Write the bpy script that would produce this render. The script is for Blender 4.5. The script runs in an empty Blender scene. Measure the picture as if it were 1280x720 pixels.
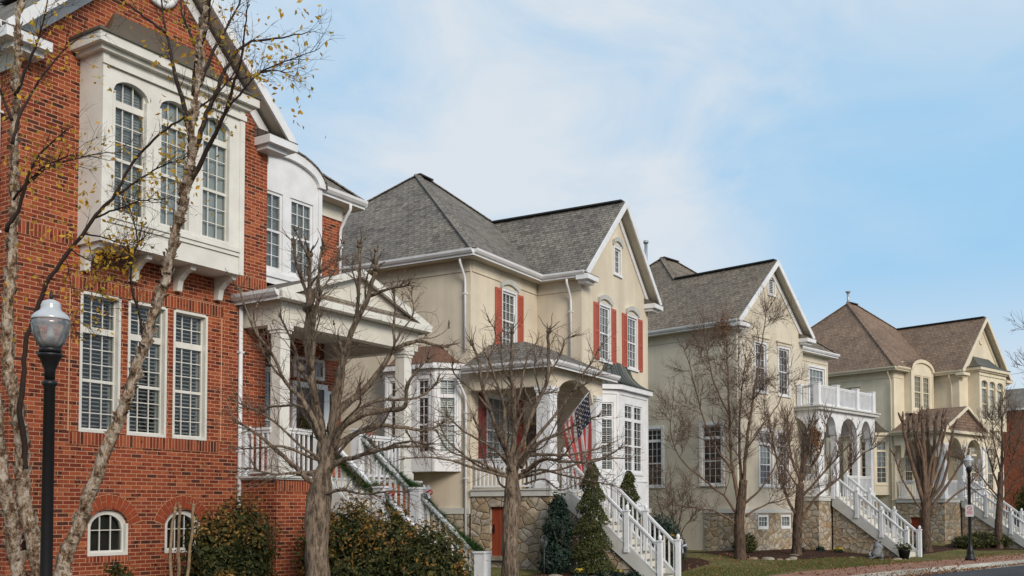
import bpy, math, random
from math import sin, cos, pi, radians, sqrt, atan2
from mathutils import Vector as V, noise as mn

random.seed(11)
S = bpy.context.scene
COL = S.collection
RZ = lambda p: V((p[0], p[1], p[2]))

# ------------------------------------------------------------------ camera
FOC, CX, CY, TH, HC = 1282.17, 640.0, 586.515, 0.0401260538, 1.6
cam = bpy.data.cameras.new('camera')
co = bpy.data.objects.new('camera', cam); COL.objects.link(co)
co.location = (0, 0, HC); co.rotation_euler = (pi/2 + TH, 0, 0)
cam.sensor_width = 36; cam.lens = 36*FOC/1280
cam.shift_y = (CY-360)/1280
cam.clip_end = 3000
S.camera = co

def at(u, v, Y):
    """point seen at photo pixel (u, v) standing Y metres away"""
    x = (u-CX)/FOC; y = (CY-v)/FOC; c, s = cos(TH), sin(TH)
    r = V((x, c-s*y, s+c*y)); t = Y/r.y
    return V((r.x*t, Y, HC+r.z*t))

# ------------------------------------------------------------------ materials
def mat(name, build):
    m = bpy.data.materials.new(name); m.use_nodes = True
    nt = m.node_tree; nt.nodes.clear()
    out = nt.nodes.new('ShaderNodeOutputMaterial')
    class N: pass
    n = N(); n.nt = nt; n.out = out
    def new(t, **k):
        x = nt.nodes.new('ShaderNode'+t)
        for a, b in k.items():
            if a.startswith('i_'):
                key = a[2:]; key = int(key) if key.isdigit() else key.replace('_', ' ')
                x.inputs[key].default_value = b
            else: setattr(x, a, b)
        return x
    n.new = new
    n.l = lambda a, b: nt.links.new(a, b)
    def ramp(fac, stops, interp='LINEAR'):
        r = new('ValToRGB'); e = r.color_ramp; e.interpolation = interp
        while len(e.elements) > 1: e.elements.remove(e.elements[-1])
        e.elements[0].position = stops[0][0]; e.elements[0].color = (*stops[0][1], 1)
        for p, c in stops[1:]:
            q = e.elements.new(p); q.color = (*c, 1)
        if fac is not None: n.l(fac, r.inputs[0])
        return r.outputs[0]
    n.ramp = ramp
    def mix(a, b, f, mode='MIX'):
        x = new('MixRGB', blend_type=mode)
        for s, q in ((f, 0), (a, 1), (b, 2)):
            if hasattr(s, 'links'): n.l(s, x.inputs[q])
            elif q == 0: x.inputs[0].default_value = s
            else: x.inputs[q].default_value = (*s, 1)
        return x.outputs[0]
    n.mix = mix
    def noise(scale, detail=4, co=None, dim='3D', rough=.55):
        x = new('TexNoise', noise_dimensions=dim); x.inputs['Scale'].default_value = scale
        x.inputs['Detail'].default_value = detail; x.inputs['Roughness'].default_value = rough
        if co is not None: n.l(co, x.inputs['Vector'])
        return x.outputs[0]
    n.noise = noise
    def bump(h, s, d=.02):
        b = new('Bump'); b.inputs['Strength'].default_value = s; b.inputs['Distance'].default_value = d
        n.l(h, b.inputs['Height']); return b.outputs[0]
    n.bump = bump
    def bsdf(col, rough=.8, nor=None, metal=0, spec=.3):
        p = new('BsdfPrincipled')
        for s, q in ((col, 'Base Color'), (rough, 'Roughness'), (metal, 'Metallic')):
            if hasattr(s, 'links'): n.l(s, p.inputs[q])
            else: p.inputs[q].default_value = (*s, 1) if q == 'Base Color' else s
        p.inputs['Specular IOR Level'].default_value = spec
        if nor is not None: n.l(nor, p.inputs['Normal'])
        n.l(p.outputs[0], out.inputs[0]); return p
    n.bsdf = bsdf
    n.uv = lambda: new('TexCoord').outputs['UV']
    n.obj = lambda: new('TexCoord').outputs['Object']
    n.pos = lambda: new('NewGeometry').outputs['Position']
    n.isl = lambda: new('NewGeometry').outputs['Random Per Island']
    build(n); return m

def m_brick(n, off=.5, reds=None, mortar=(.56, .30, .175)):
    uv = n.uv()
    b = n.new('TexBrick', offset=off, offset_frequency=2, squash=1.0)
    n.l(uv, b.inputs['Vector'])
    for k, v in (('Scale', 1), ('Mortar Size', .0066), ('Mortar Smooth', .1), ('Bias', 0), ('Brick Width', .213), ('Row Height', .0677)):
        b.inputs[k].default_value = v
    b.inputs['Color1'].default_value = (0, 0, 0, 1); b.inputs['Color2'].default_value = (1, 1, 1, 1); b.inputs['Mortar'].default_value = (.5, .5, .5, 1)
    c = n.ramp(b.outputs[0], reds or [(0, (.07, .026, .02)), (.06, (.11, .034, .024)), (.14, (.21, .038, .021)), (.35, (.25, .052, .025)), (.75, (.33, .075, .032)), (1, (.42, .115, .05))])
    ob = n.pos()
    big = n.noise(.55, 3, ob); fine = n.noise(42, 4, ob)
    fl = n.noise(7.5, 2, ob); c = n.mix(c, (.028, .016, .014), n.ramp(fl, [(.60, (0, 0, 0)), (.66, (.9, .9, .9))]))
    c = n.mix(c, n.ramp(fine, [(.3, (.62, .6, .58)), (.7, (1.15, 1.12, 1.1))]), .7, 'MULTIPLY')
    c = n.mix(c, n.ramp(big, [(.3, (.78, .76, .76)), (.7, (1.1, 1.08, 1.05))]), .8, 'MULTIPLY')
    mc = n.mix(mortar, (mortar[0]*.75, mortar[1]*.75, mortar[2]*.77), n.noise(9, 3, ob))
    col = n.mix(c, mc, b.outputs[1])
    inv = n.new('Math', operation='SUBTRACT'); inv.inputs[0].default_value = 1; n.l(b.outputs[1], inv.inputs[1])
    ad = n.new('Math', operation='MULTIPLY_ADD'); n.l(fine, ad.inputs[0]); ad.inputs[1].default_value = .25; n.l(inv.outputs[0], ad.inputs[2])
    n.bsdf(col, .88, n.bump(ad.outputs[0], .75, .012), spec=.2)

def m_shingle(cols):
    def f(n):
        uv = n.uv()
        b = n.new('TexBrick', offset=.37, offset_frequency=3); n.l(uv, b.inputs['Vector'])
        for k, v in (('Scale', 1), ('Mortar Size', .013), ('Mortar Smooth', .3), ('Bias', 0), ('Brick Width', .23), ('Row Height', .142)):
            b.inputs[k].default_value = v
        b.inputs['Color1'].default_value = (0, 0, 0, 1); b.inputs['Color2'].default_value = (1, 1, 1, 1); b.inputs['Mortar'].default_value = (.2, .2, .2, 1)
        ob = n.pos()
        c = n.ramp(b.outputs[0], [(i/(len(cols)-1), k) for i, k in enumerate(cols)])
        c = n.mix(c, n.ramp(n.noise(.7, 4, ob), [(.3, (.72, .73, .75)), (.7, (1.18, 1.15, 1.1))]), .8, 'MULTIPLY')
        c = n.mix(c, n.ramp(n.noise(60, 3, ob), [(.3, (.6, .6, .6)), (.7, (1.25, 1.25, 1.25))]), .6, 'MULTIPLY')
        # faint vertical run-off streaks
        mp = n.new('Mapping'); mp.inputs['Scale'].default_value = (2.2, .16, 1); n.l(uv, mp.inputs[0])
        c = n.mix(c, n.ramp(n.noise(1, 4, mp.outputs[0]), [(.35, (.78, .78, .8)), (.65, (1.06, 1.06, 1.05))]), .6, 'MULTIPLY')
        c = n.mix(c, tuple(x*.4 for x in cols[0]), b.outputs[1])  # dark joints, with the shadow line between shingle rows painted into the colour
        sep = n.new('SeparateXYZ'); n.l(uv, sep.inputs[0])
        md = n.new('Math', operation='FRACT'); dv = n.new('Math', operation='DIVIDE'); dv.inputs[1].default_value = .142
        n.l(sep.outputs[1], dv.inputs[0]); n.l(dv.outputs[0], md.inputs[0])
        sb = n.new('Math', operation='SUBTRACT'); sb.inputs[0].default_value = 1; n.l(md.outputs[0], sb.inputs[1])
        ad = n.new('Math', operation='MULTIPLY_ADD'); n.l(b.outputs[0], ad.inputs[0]); ad.inputs[1].default_value = .7; n.l(sb.outputs[0], ad.inputs[2])
        n.bsdf(c, .92, n.bump(ad.outputs[0], .8, .02), spec=.15)
    return f

def m_stucco(c, streak=True):
    def f(n):
        ob = n.pos()
        k = n.mix(c, tuple(x*.82 for x in c), n.ramp(n.noise(.8, 5, ob), [(.35, (0, 0, 0)), (.7, (1, 1, 1))]))
        mp = n.new('Mapping'); mp.inputs['Scale'].default_value = (1.6, 1.6, .12); n.l(ob, mp.inputs[0])
        k = n.mix(k, n.ramp(n.noise(1, 5, mp.outputs[0]), [(.42, (.78, .765, .745)), (.60, (1.03, 1.03, 1.02))]), .38, 'MULTIPLY')
        n.bsdf(k, .95, n.bump(n.noise(55, 3, ob), .35, .01), spec=.12)
    return f

def m_stone(n):
    uv = n.uv()
    nz = n.new('TexNoise'); nz.inputs['Scale'].default_value = 2.3; n.l(uv, nz.inputs['Vector'])
    mx = n.new('MixRGB', blend_type='LINEAR_LIGHT'); mx.inputs[0].default_value = .11
    n.l(uv, mx.inputs[1]); n.l(nz.outputs[1], mx.inputs[2])
    mp = n.new('Mapping'); mp.inputs['Scale'].default_value = (3.3, 4.3, 1); n.l(mx.outputs[0], mp.inputs[0])
    v1 = n.new('TexVoronoi', voronoi_dimensions='2D'); v1.inputs['Scale'].default_value = 1; n.l(mp.outputs[0], v1.inputs['Vector'])
    v2 = n.new('TexVoronoi', voronoi_dimensions='2D', feature='DISTANCE_TO_EDGE'); v2.inputs['Scale'].default_value = 1; n.l(mp.outputs[0], v2.inputs['Vector'])
    sp = n.new('SeparateXYZ'); n.l(v1.outputs['Color'], sp.inputs[0])
    c = n.ramp(sp.outputs[0], [(0, (.25, .195, .13)), (.2, (.41, .33, .22)), (.4, (.38, .345, .285)), (.55, (.49, .42, .32)), (.7, (.35, .235, .135)), (.85, (.53, .485, .415)), (1, (.29, .27, .24))])
    ob = n.pos()
    c = n.mix(c, n.ramp(n.noise(6, 6, ob), [(.3, (.55, .52, .5)), (.7, (1.2, 1.18, 1.15))]), .85, 'MULTIPLY')
    e = n.ramp(v2.outputs['Distance'], [(.0, (1, 1, 1)), (.035, (.8, .8, .8)), (.075, (0, 0, 0))])
    col = n.mix(c, (.30, .245, .18), e)
    h = n.ramp(v2.outputs['Distance'], [(0, (0, 0, 0)), (.09, (.8, .8, .8)), (.3, (1, 1, 1))])
    h2 = n.mix(h, n.noise(9, 5, ob), .3)
    n.bsdf(col, .9, n.bump(h2, .9, .05), spec=.2)

def m_paint(c, rough=.55, dirt=.5):
    def f(n):
        ob = n.pos()
        k = n.mix(c, n.ramp(n.noise(3, 6, ob), [(.3, (.76, .745, .72)), (.65, (1.03, 1.03, 1.03))]), dirt, 'MULTIPLY')
        n.bsdf(k, rough, n.bump(n.noise(30, 3, ob), .06, .01), spec=.35)
    return f

def m_plain(c, rough=.7, metal=0, spec=.3, var=.25, sc=8):
    def f(n):
        ob = n.pos()
        k = n.mix(c, tuple(x*(1-var) for x in c), n.noise(sc, 4, ob))
        n.bsdf(k, rough, None, metal, spec)
    return f

def m_glass(tint, gl):
    def f(n):
        t = n.new('BsdfTransparent'); t.inputs[0].default_value = (*tint, 1)
        g = n.new('BsdfGlossy'); g.inputs['Roughness'].default_value = .03; g.inputs[0].default_value = (.95, .97, 1, 1)
        fr = n.new('Fresnel'); fr.inputs['IOR'].default_value = gl
        ob = n.pos()
        n.l(n.bump(n.noise(1.3, 2, ob), .05, .05), g.inputs['Normal'])
        m = n.new('MixShader'); n.l(fr.outputs[0], m.inputs[0]); n.l(t.outputs[0], m.inputs[1]); n.l(g.outputs[0], m.inputs[2])
        n.l(m.outputs[0], n.out.inputs[0])
    return f

def m_bark(c1, c2, sc=9, b=.9):
    def f(n):
        ob = n.obj()
        mp = n.new('Mapping'); mp.inputs['Scale'].default_value = (1, 1, .2); n.l(ob, mp.inputs[0])
        k = n.ramp(n.noise(sc, 8, mp.outputs[0], rough=.78), [(.40, c1), (.58, c2)])
        k = n.mix(k, n.ramp(n.noise(sc*4, 5, ob, rough=.7), [(.38, (.72, .7, .68)), (.6, (1.12, 1.1, 1.08))]), .8, 'MULTIPLY')
        k = n.mix(k, n.ramp(n.noise(1.7, 4, ob), [(.35, (.7, .7, .68)), (.7, (1.12, 1.1, 1.06))]), .7, 'MULTIPLY')
        n.bsdf(k, .95, n.bump(n.noise(sc*2.2, 6, mp.outputs[0], rough=.7), b, .03), spec=.1)
    return f

def m_birch(n):
    ob = n.obj()
    mp = n.new('Mapping'); mp.inputs['Scale'].default_value = (1, 1, .55); n.l(ob, mp.inputs[0])
    a = n.noise(13, 8, mp.outputs[0], rough=.8)
    k = n.ramp(a, [(.36, (.04, .026, .018)), (.44, (.17, .10, .06)), (.51, (.40, .30, .21)), (.58, (.62, .55, .47)), (.66, (.36, .19, .095)), (.74, (.5, .42, .34))])
    n.bsdf(k, .95, n.bump(n.noise(16, 7, mp.outputs[0], rough=.75), 1.0, .05), spec=.1)

def m_leaf(stops, rough=.55, trans=.25):
    def f(n):
        c = n.ramp(n.isl(), stops)
        p = n.bsdf(c, rough, None, 0, .25)
        t = n.new('BsdfTranslucent'); n.l(c, t.inputs[0])
        m = n.new('MixShader'); m.inputs[0].default_value = trans
        n.l(p.outputs[0], m.inputs[1]); n.l(t.outputs[0], m.inputs[2]); n.l(m.outputs[0], n.out.inputs[0])
    return f

def m_ground(c1, c2, c3, sc, b=.5, seg=False):
    def f(n):
        ob = n.pos()
        k = n.ramp(n.noise(sc, 8, ob, rough=.7), [(.3, c1), (.52, c2), (.72, c3)])
        k = n.mix(k, n.ramp(n.noise(.5, 3, ob), [(.35, (.75, .75, .75)), (.65, (1.1, 1.1, 1.1))]), .7, 'MULTIPLY')
        if seg: k = n.mix(k, n.ramp(n.isl(), [(0, (.72, .72, .70)), (1, (1.1, 1.09, 1.07))]), 1, 'MULTIPLY')
        n.bsdf(k, .95, n.bump(n.noise(sc*2, 6, ob, rough=.7), b, .03), spec=.1)
    return f

def m_wood(c1, c2, plank=.18):
    def f(n):
        uv = n.uv()
        mp = n.new('Mapping'); mp.inputs['Scale'].default_value = (9, .7, 1); n.l(uv, mp.inputs[0])
        k = n.ramp(n.noise(2.2, 6, mp.outputs[0]), [(.3, c1), (.7, c2)])
        sep = n.new('SeparateXYZ'); n.l(uv, sep.inputs[0])
        dv = n.new('Math', operation='DIVIDE'); dv.inputs[1].default_value = plank; n.l(sep.outputs[0], dv.inputs[0])
        fr = n.new('Math', operation='FRACT'); n.l(dv.outputs[0], fr.inputs[0])
        g = n.ramp(fr.outputs[0], [(0, (0, 0, 0)), (.06, (1, 1, 1)), (.94, (1, 1, 1)), (1, (0, 0, 0))])
        k = n.mix(k, g, .75, 'MULTIPLY')
        n.bsdf(k, .6, n.bump(g, .6, .01), spec=.3)
    return f

M = {}
M['brick'] = mat('red_brick', m_brick)
M['brick_flat'] = mat('soldier_brick', lambda n: m_brick(n, off=0))
M['paver'] = mat('brick_paving', lambda n: m_brick(n, reds=[(0, (.24, .11, .08)), (.5, (.36, .17, .115)), (1, (.44, .23, .165))], mortar=(.36, .26, .19)))
M['shingle_grey'] = mat('grey_shingles', m_shingle([(.125, .111, .098), (.205, .184, .16), (.245, .221, .19), (.19, .176, .156), (.275, .248, .212), (.15, .134, .118)]))
M['shingle_tan'] = mat('tan_shingles', m_shingle([(.155, .128, .10), (.225, .186, .146), (.265, .22, .172), (.205, .174, .138), (.29, .244, .192)]))
M['shingle_brown'] = mat('brown_shingles', m_shingle([(.195, .132, .094), (.255, .176, .126), (.295, .206, .15), (.24, .164, .118), (.32, .226, .168)]))
M['stucco_beige'] = mat('beige_stucco', m_stucco((.69, .61, .485)))
M['stucco_tan'] = mat('tan_stucco', m_stucco((.67, .605, .49)))
M['stucco_cream'] = mat('cream_stucco', m_stucco((.76, .675, .52)))
M['stone'] = mat('field_stone', m_stone)
M['white'] = mat('white_paint', m_paint((.74, .745, .76)))
M['ivory'] = mat('ivory_paint', m_paint((.71, .69, .635), .55, .5))
M['copper_red'] = mat('reddish_metal_roof', m_plain((.24, .125, .085), .55, .2, .4, .4, 3))
M['cream'] = mat('cream_trim_paint', m_paint((.66, .63, .55)))
M['trim_yellow'] = mat('yellow_cream_trim', m_paint((.70, .62, .47)))
M['grey_trim'] = mat('grey_white_trim', m_paint((.56, .56, .53)))
M['soffit'] = mat('soffit_paint', m_paint((.55, .50, .40)))
M['shutter_red'] = mat('red_shutter_paint', m_paint((.44, .105, .066), .5))
M['shutter_dark'] = mat('dark_red_paint', m_paint((.20, .022, .022), .45))
M['sash'] = mat('window_sash_paint', m_paint((.76, .77, .78), .45, .3))
M['louvre'] = mat('louvre_paint', m_paint((.72, .72, .70), .5, .3))
M['sheer'] = mat('sheer_curtain', m_plain((.80, .86, .86), .8, var=.25, sc=2))
M['blind'] = mat('blind_fabric', m_plain((.60, .64, .64), .8, var=.3, sc=3))
M['curtain'] = mat('dark_curtain_and_backing', m_plain((.10, .092, .082), .9, var=.6, sc=4))  # curtains, and the backing sheets that stand in for dark rooms
M['glass'] = mat('window_glass', m_glass((.84, .88, .87), 1.62))
def m_frost(n):
    t = n.new('BsdfTransparent'); d = n.new('BsdfDiffuse'); d.inputs[0].default_value = (.8, .83, .86, 1); tl = n.new('BsdfTranslucent'); tl.inputs[0].default_value = (.8, .83, .86, 1)
    g = n.new('BsdfGlossy'); g.inputs['Roughness'].default_value = .08
    a = n.new('MixShader'); a.inputs[0].default_value = .45; n.l(d.outputs[0], a.inputs[1]); n.l(tl.outputs[0], a.inputs[2])
    b = n.new('MixShader'); n.l(n.ramp(n.noise(9, 3, n.obj()), [(.35, (.18, .18, .18)), (.7, (.5, .5, .5))]), b.inputs[0]); n.l(t.outputs[0], b.inputs[1]); n.l(a.outputs[0], b.inputs[2])
    c = n.new('MixShader'); f = n.new('Fresnel'); f.inputs[0].default_value = 1.6; n.l(f.outputs[0], c.inputs[0]); n.l(b.outputs[0], c.inputs[1]); n.l(g.outputs[0], c.inputs[2]); n.l(c.outputs[0], n.out.inputs[0])
M['globe'] = mat('lamp_glass', m_frost)
M['black'] = mat('black_metal', m_plain((.012, .012, .013), .42, .2, .4))
M['dark'] = mat('dark_material', m_plain((.02, .019, .018), .8))
M['metal_roof'] = mat('weathered_metal_roof', m_plain((.155, .165, .15), .45, .5, .4, .4, 3))
M['copper'] = mat('brown_metal_roof', m_plain((.17, .14, .105), .5, .4, .4, .4, 3))
M['flash'] = mat('light_metal', m_plain((.42, .46, .48), .4, .6))
M['iron'] = mat('grey_iron', m_plain((.09, .095, .1), .5, .5))
M['ridge'] = mat('ridge_vent', m_plain((.035, .034, .036), .8))
M['door_red'] = mat('red_door_wood', m_wood((.20, .035, .015), (.31, .065, .028)))
M['door_dark'] = mat('dark_door_paint', m_paint((.05, .035, .03), .4))
M['tread'] = mat('stair_tread', m_plain((.26, .24, .20), .8, var=.4))
M['bark'] = mat('grey_brown_bark', m_bark((.055, .042, .032), (.30, .235, .18), 24))
M['bark_dark'] = mat('dark_bark', m_bark((.04, .028, .022), (.18, .125, .095), 20))
M['bark_far'] = mat('brown_bark', m_bark((.10, .07, .052), (.24, .165, .122), 12))
M['twig'] = mat('twig_bark', m_plain((.19, .125, .09), .9, var=.5, sc=20))
M['birch'] = mat('peeling_birch_bark', m_birch)
M['birch_twig'] = mat('dark_birch_twig', m_plain((.045, .026, .02), .8, var=.5, sc=20))
M['myrtle'] = mat('smooth_tan_bark', m_bark((.22, .15, .09), (.42, .31, .2), 5, .4))
M['leaf_yellow'] = mat('yellow_leaf', m_leaf([(0, (.50, .25, .02)), (.5, (.68, .40, .04)), (.8, (.45, .34, .06)), (1, (.38, .18, .04))], .5, .45))
M['leaf_green'] = mat('dark_green_leaf', m_leaf([(0, (.018, .026, .008)), (.4, (.042, .052, .015)), (.75, (.085, .085, .024)), (1, (.16, .135, .04))]))
M['leaf_rust'] = mat('rusty_leaf', m_leaf([(0, (.09, .075, .02)), (.35, (.20, .12, .028)), (.7, (.33, .155, .035)), (1, (.40, .25, .08))]))
M['needle'] = mat('conifer_needle', m_leaf([(0, (.03, .042, .014)), (.5, (.07, .082, .026)), (1, (.13, .13, .045))], .7, .1))
M['leaf_blue'] = mat('blue_green_leaf', m_leaf([(0, (.010, .022, .016)), (.5, (.022, .045, .032)), (1, (.05, .085, .06))]))
M['garland'] = mat('garland_needle', m_leaf([(0, (.025, .06, .02)), (.5, (.05, .115, .035)), (1, (.10, .18, .055))], .6, .2))
M['grass_blade'] = mat('grass_blade', m_leaf([(0, (.055, .075, .02)), (.5, (.11, .13, .035)), (.8, (.19, .17, .06)), (1, (.25, .2, .09))], .8, .2))
M['fallen'] = mat('fallen_leaf', m_leaf([(0, (.12, .05, .025)), (.5, (.22, .10, .045)), (1, (.30, .18, .09))], .8, .1))
M['flower'] = mat('yellow_petal', m_leaf([(0, (.6, .42, .03)), (1, (.75, .6, .08))], .6, .2))
M['lawn'] = mat('lawn', m_ground((.07, .06, .025), (.135, .125, .045), (.21, .165, .08), 5))
M['mulch'] = mat('mulch', m_ground((.018, .011, .009), (.055, .028, .02), (.12, .06, .04), 14, .9))
M['concrete'] = mat('kerb_concrete', m_ground((.26, .245, .21), (.40, .375, .33), (.48, .45, .40), 7, .3, True))
M['asphalt'] = mat('asphalt', m_ground((.045, .046, .05), (.07, .071, .076), (.10, .10, .105), 22, .4))
M['soil'] = mat('far_ground', m_ground((.06, .06, .03), (.10, .095, .05), (.14, .12, .07), 1.5))
M['rock'] = mat('garden_rock', m_ground((.16, .13, .10), (.30, .26, .20), (.44, .39, .32), 4, .7))
M['statue'] = mat('weathered_statue', m_ground((.10, .105, .11), (.20, .205, .21), (.32, .32, .32), 9, .5))
M['flag_red'] = mat('flag_red', m_plain((.66, .10, .09), .8, var=.15))
M['flag_white'] = mat('flag_white', m_plain((.74, .72, .72), .8, var=.1))
M['flag_blue'] = mat('flag_blue', m_plain((.03, .036, .075), .8, var=.2))
M['ribbon_red'] = mat('red_ribbon', m_plain((.35, .03, .03), .5, var=.2))
M['ribbon_white'] = mat('silver_ribbon', m_plain((.55, .56, .6), .4, .2, var=.3))
M['ribbon_black'] = mat('black_ribbon', m_plain((.03, .03, .035), .5))
M['gold'] = mat('orange_flower', m_plain((.55, .22, .03), .6))
M['tanwood'] = mat('tan_wood', m_plain((.40, .27, .12), .7))
M['sign'] = mat('sign_white', m_plain((.62, .58, .57), .5, var=.15))
M['sign_red'] = mat('sign_red', m_plain((.50, .09, .10), .5))

# ------------------------------------------------------------------ mesh builder
class Fr:
    """a wall frame: u to the right as seen from outside, v up, d out of the wall"""
    def __init__(s, P, T, N): s.P, s.T, s.N = V(P), V(T), V(N)
    def p(s, u, v, d=0): return s.P + s.T*u + V((0, 0, v)) + s.N*d
def front(y): return Fr((0, y, 0), (1, 0, 0), (0, -1, 0))
def leftw(x): return Fr((x, 0, 0), (0, -1, 0), (-1, 0, 0))
def rightw(x): return Fr((x, 0, 0), (0, 1, 0), (1, 0, 0))
def rearw(y): return Fr((0, y, 0), (-1, 0, 0), (0, 1, 0))
WORLD = Fr((0, 0, 0), (1, 0, 0), (0, -1, 0))

class MB:
    def __init__(s): s.v = []; s.f = []; s.m = []; s.uv = {}; s.swap = False; s.off = 0; s.sm = []
    def poly(s, pts, m=0, uv=None, smooth=False):
        i = len(s.v); s.v += [tuple(p) for p in pts]
        s.f.append(tuple(range(i, i+len(pts)))); s.m.append(m); s.sm.append(smooth)
        if uv: s.uv[len(s.f)-1] = uv
    def hexa(s, a, b, m=0):
        """a: bottom 4 points, b: top 4 points, same winding (ccw from above)"""
        i = len(s.v); s.v += [tuple(p) for p in list(a)+list(b)]
        for q in ((3, 2, 1, 0), (4, 5, 6, 7), (0, 1, 5, 4), (1, 2, 6, 5), (2, 3, 7, 6), (3, 0, 4, 7)):
            s.f.append(tuple(i+k for k in q)); s.m.append(m); s.sm.append(False)
    def box(s, F, u0, u1, v0, v1, d0, d1, m=0):
        s.hexa([F.p(u0, v0, d1), F.p(u1, v0, d1), F.p(u1, v0, d0), F.p(u0, v0, d0)],
               [F.p(u0, v1, d1), F.p(u1, v1, d1), F.p(u1, v1, d0), F.p(u0, v1, d0)], m)
    def bx(s, x0, x1, y0, y1, z0, z1, m=0):
        s.hexa([(x0, y0, z0), (x1, y0, z0), (x1, y1, z0), (x0, y1, z0)], [(x0, y0, z1), (x1, y0, z1), (x1, y1, z1), (x0, y1, z1)], m)
    def beam(s, a, b, w, h, m=0, up=(0, 0, 1)):
        """a box along a->b, w wide (level), h tall; a, b are on its centre line"""
        a, b = V(a), V(b); t = (b-a).normalized(); up = V(up)
        r = t.cross(up).normalized()*(w/2); k = r.cross(t).normalized()*(h/2)
        s.hexa([a+r-k, b+r-k, b-r-k, a-r-k], [a+r+k, b+r+k, b-r+k, a-r+k], m)
    def extr(s, pts, off, m=0, mside=None):
        """prism: polygon pts and the same polygon moved by off"""
        off = V(off); q = [V(p)+off for p in pts]; pts = [V(p) for p in pts]
        s.poly(pts, m); s.poly(q[::-1], m)
        for i in range(len(pts)):
            j = (i+1) % len(pts); s.poly([pts[j], pts[i], q[i], q[j]], m if mside is None else mside)
    def tube(s, pts, rad, n=8, m=0, cap=True, smooth=True, wob=0):
        pts = [V(p) for p in pts]; base = len(s.v); k = len(pts)
        if not hasattr(rad, '__len__'): rad = [rad]*k
        prev = None
        for i, p in enumerate(pts):
            t = (pts[min(i+1, k-1)]-pts[max(i-1, 0)])
            t = t.normalized() if t.length > 1e-9 else V((0, 0, 1))
            if prev is None: a = t.cross(V((1, 0, 0)) if abs(t.x) < .8 else V((0, 1, 0))).normalized()
            else:
                a = prev - t*prev.dot(t); a = a.normalized() if a.length > 1e-6 else t.orthogonal().normalized()
            prev = a; b = t.cross(a)
            for j in range(n):
                th = 2*pi*j/n; r = rad[i]
                if wob: r *= 1+wob*mn.noise(p*3+V((cos(th), sin(th), 0))*1.3)
                s.v.append(tuple(p+(a*cos(th)+b*sin(th))*r))
        for i in range(k-1):
            for j in range(n):
                q = (base+i*n+j, base+i*n+(j+1) % n, base+(i+1)*n+(j+1) % n, base+(i+1)*n+j)
                s.f.append(q); s.m.append(m); s.sm.append(smooth)
        if cap:
            s.f.append(tuple(base+j for j in range(n))[::-1]); s.m.append(m); s.sm.append(False)
            s.f.append(tuple(base+(k-1)*n+j for j in range(n))); s.m.append(m); s.sm.append(False)
    def lathe(s, c, prof, n=16, m=0, smooth=True, seg=None):
        """prof: [(r, z)...] around a vertical axis through c"""
        c = V(c); base = len(s.v); k = len(prof)
        for r, z in prof:
            for j in range(n):
                th = 2*pi*j/n; s.v.append((c.x+r*cos(th), c.y+r*sin(th), c.z+z))
        for i in range(k-1):
            for j in range(n):
                s.f.append((base+i*n+j, base+i*n+(j+1) % n, base+(i+1)*n+(j+1) % n, base+(i+1)*n+j)); s.m.append(m); s.sm.append(smooth)
        s.f.append(tuple(base+j for j in range(n))[::-1]); s.m.append(m); s.sm.append(False)
        s.f.append(tuple(base+(k-1)*n+j for j in range(n))); s.m.append(m); s.sm.append(False)
    def wall(s, F, u0, u1, v0, v1, holes=(), d=0, reveal=.12, m=0):
        hs = [(max(a, u0), min(b, u1), max(c, v0), min(e, v1)) for a, b, c, e in holes]
        hs = [h for h in hs if h[1]-h[0] > .01 and h[3]-h[2] > .01]
        us = sorted({u0, u1, *[h[0] for h in hs], *[h[1] for h in hs]}); vs = sorted({v0, v1, *[h[2] for h in hs], *[h[3] for h in hs]})
        for a, b in zip(us, us[1:]):
            for c, e in zip(vs, vs[1:]):
                if any(h[0] <= (a+b)/2 <= h[1] and h[2] <= (c+e)/2 <= h[3] for h in hs): continue
                s.poly([F.p(a, c, d), F.p(b, c, d), F.p(b, e, d), F.p(a, e, d)], m)
        for a, b, c, e in hs:
            r = d-reveal
            s.poly([F.p(a, c, d), F.p(a, e, d), F.p(a, e, r), F.p(a, c, r)], m)
            s.poly([F.p(b, e, d), F.p(b, c, d), F.p(b, c, r), F.p(b, e, r)], m)
            if c > v0+.005: s.poly([F.p(b, c, d), F.p(a, c, d), F.p(a, c, r), F.p(b, c, r)], m)
            if e < v1-.005: s.poly([F.p(a, e, d), F.p(b, e, d), F.p(b, e, r), F.p(a, e, r)], m)
    def build(s, name, mats, parent=None, loc=None):
        if not isinstance(mats, (list, tuple)): mats = [mats]
        me = bpy.data.meshes.new(name); me.from_pydata(s.v, [], s.f)
        for k in mats: me.materials.append(M[k] if isinstance(k, str) else k)
        me.polygons.foreach_set('material_index', s.m); me.polygons.foreach_set('use_smooth', s.sm)
        ul = me.uv_layers.new(name='UVMap')
        dat = [0.0]*(2*len(me.loops))
        for p in me.polygons:
            n = p.normal
            if abs(n.z) > .97: T, B = V((1, 0, 0)), V((0, 1, 0))
            else:
                T = V((-n.y, n.x, 0)).normalized(); B = n.cross(T)
            ex = s.uv.get(p.index)
            for q, li in enumerate(p.loop_indices):
                if ex: a, b = ex[q]
                else:
                    c = me.vertices[me.loops[li].vertex_index].co; a, b = c.dot(T), c.dot(B)
                if s.swap: a, b = b-s.off, a
                dat[2*li] = a; dat[2*li+1] = b
        ul.data.foreach_set('uv', dat)
        me.update()
        o = bpy.data.objects.new(name, me); COL.objects.link(o)
        if parent is not None: o.parent = parent
        if loc is not None: o.location = loc
        return o

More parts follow.
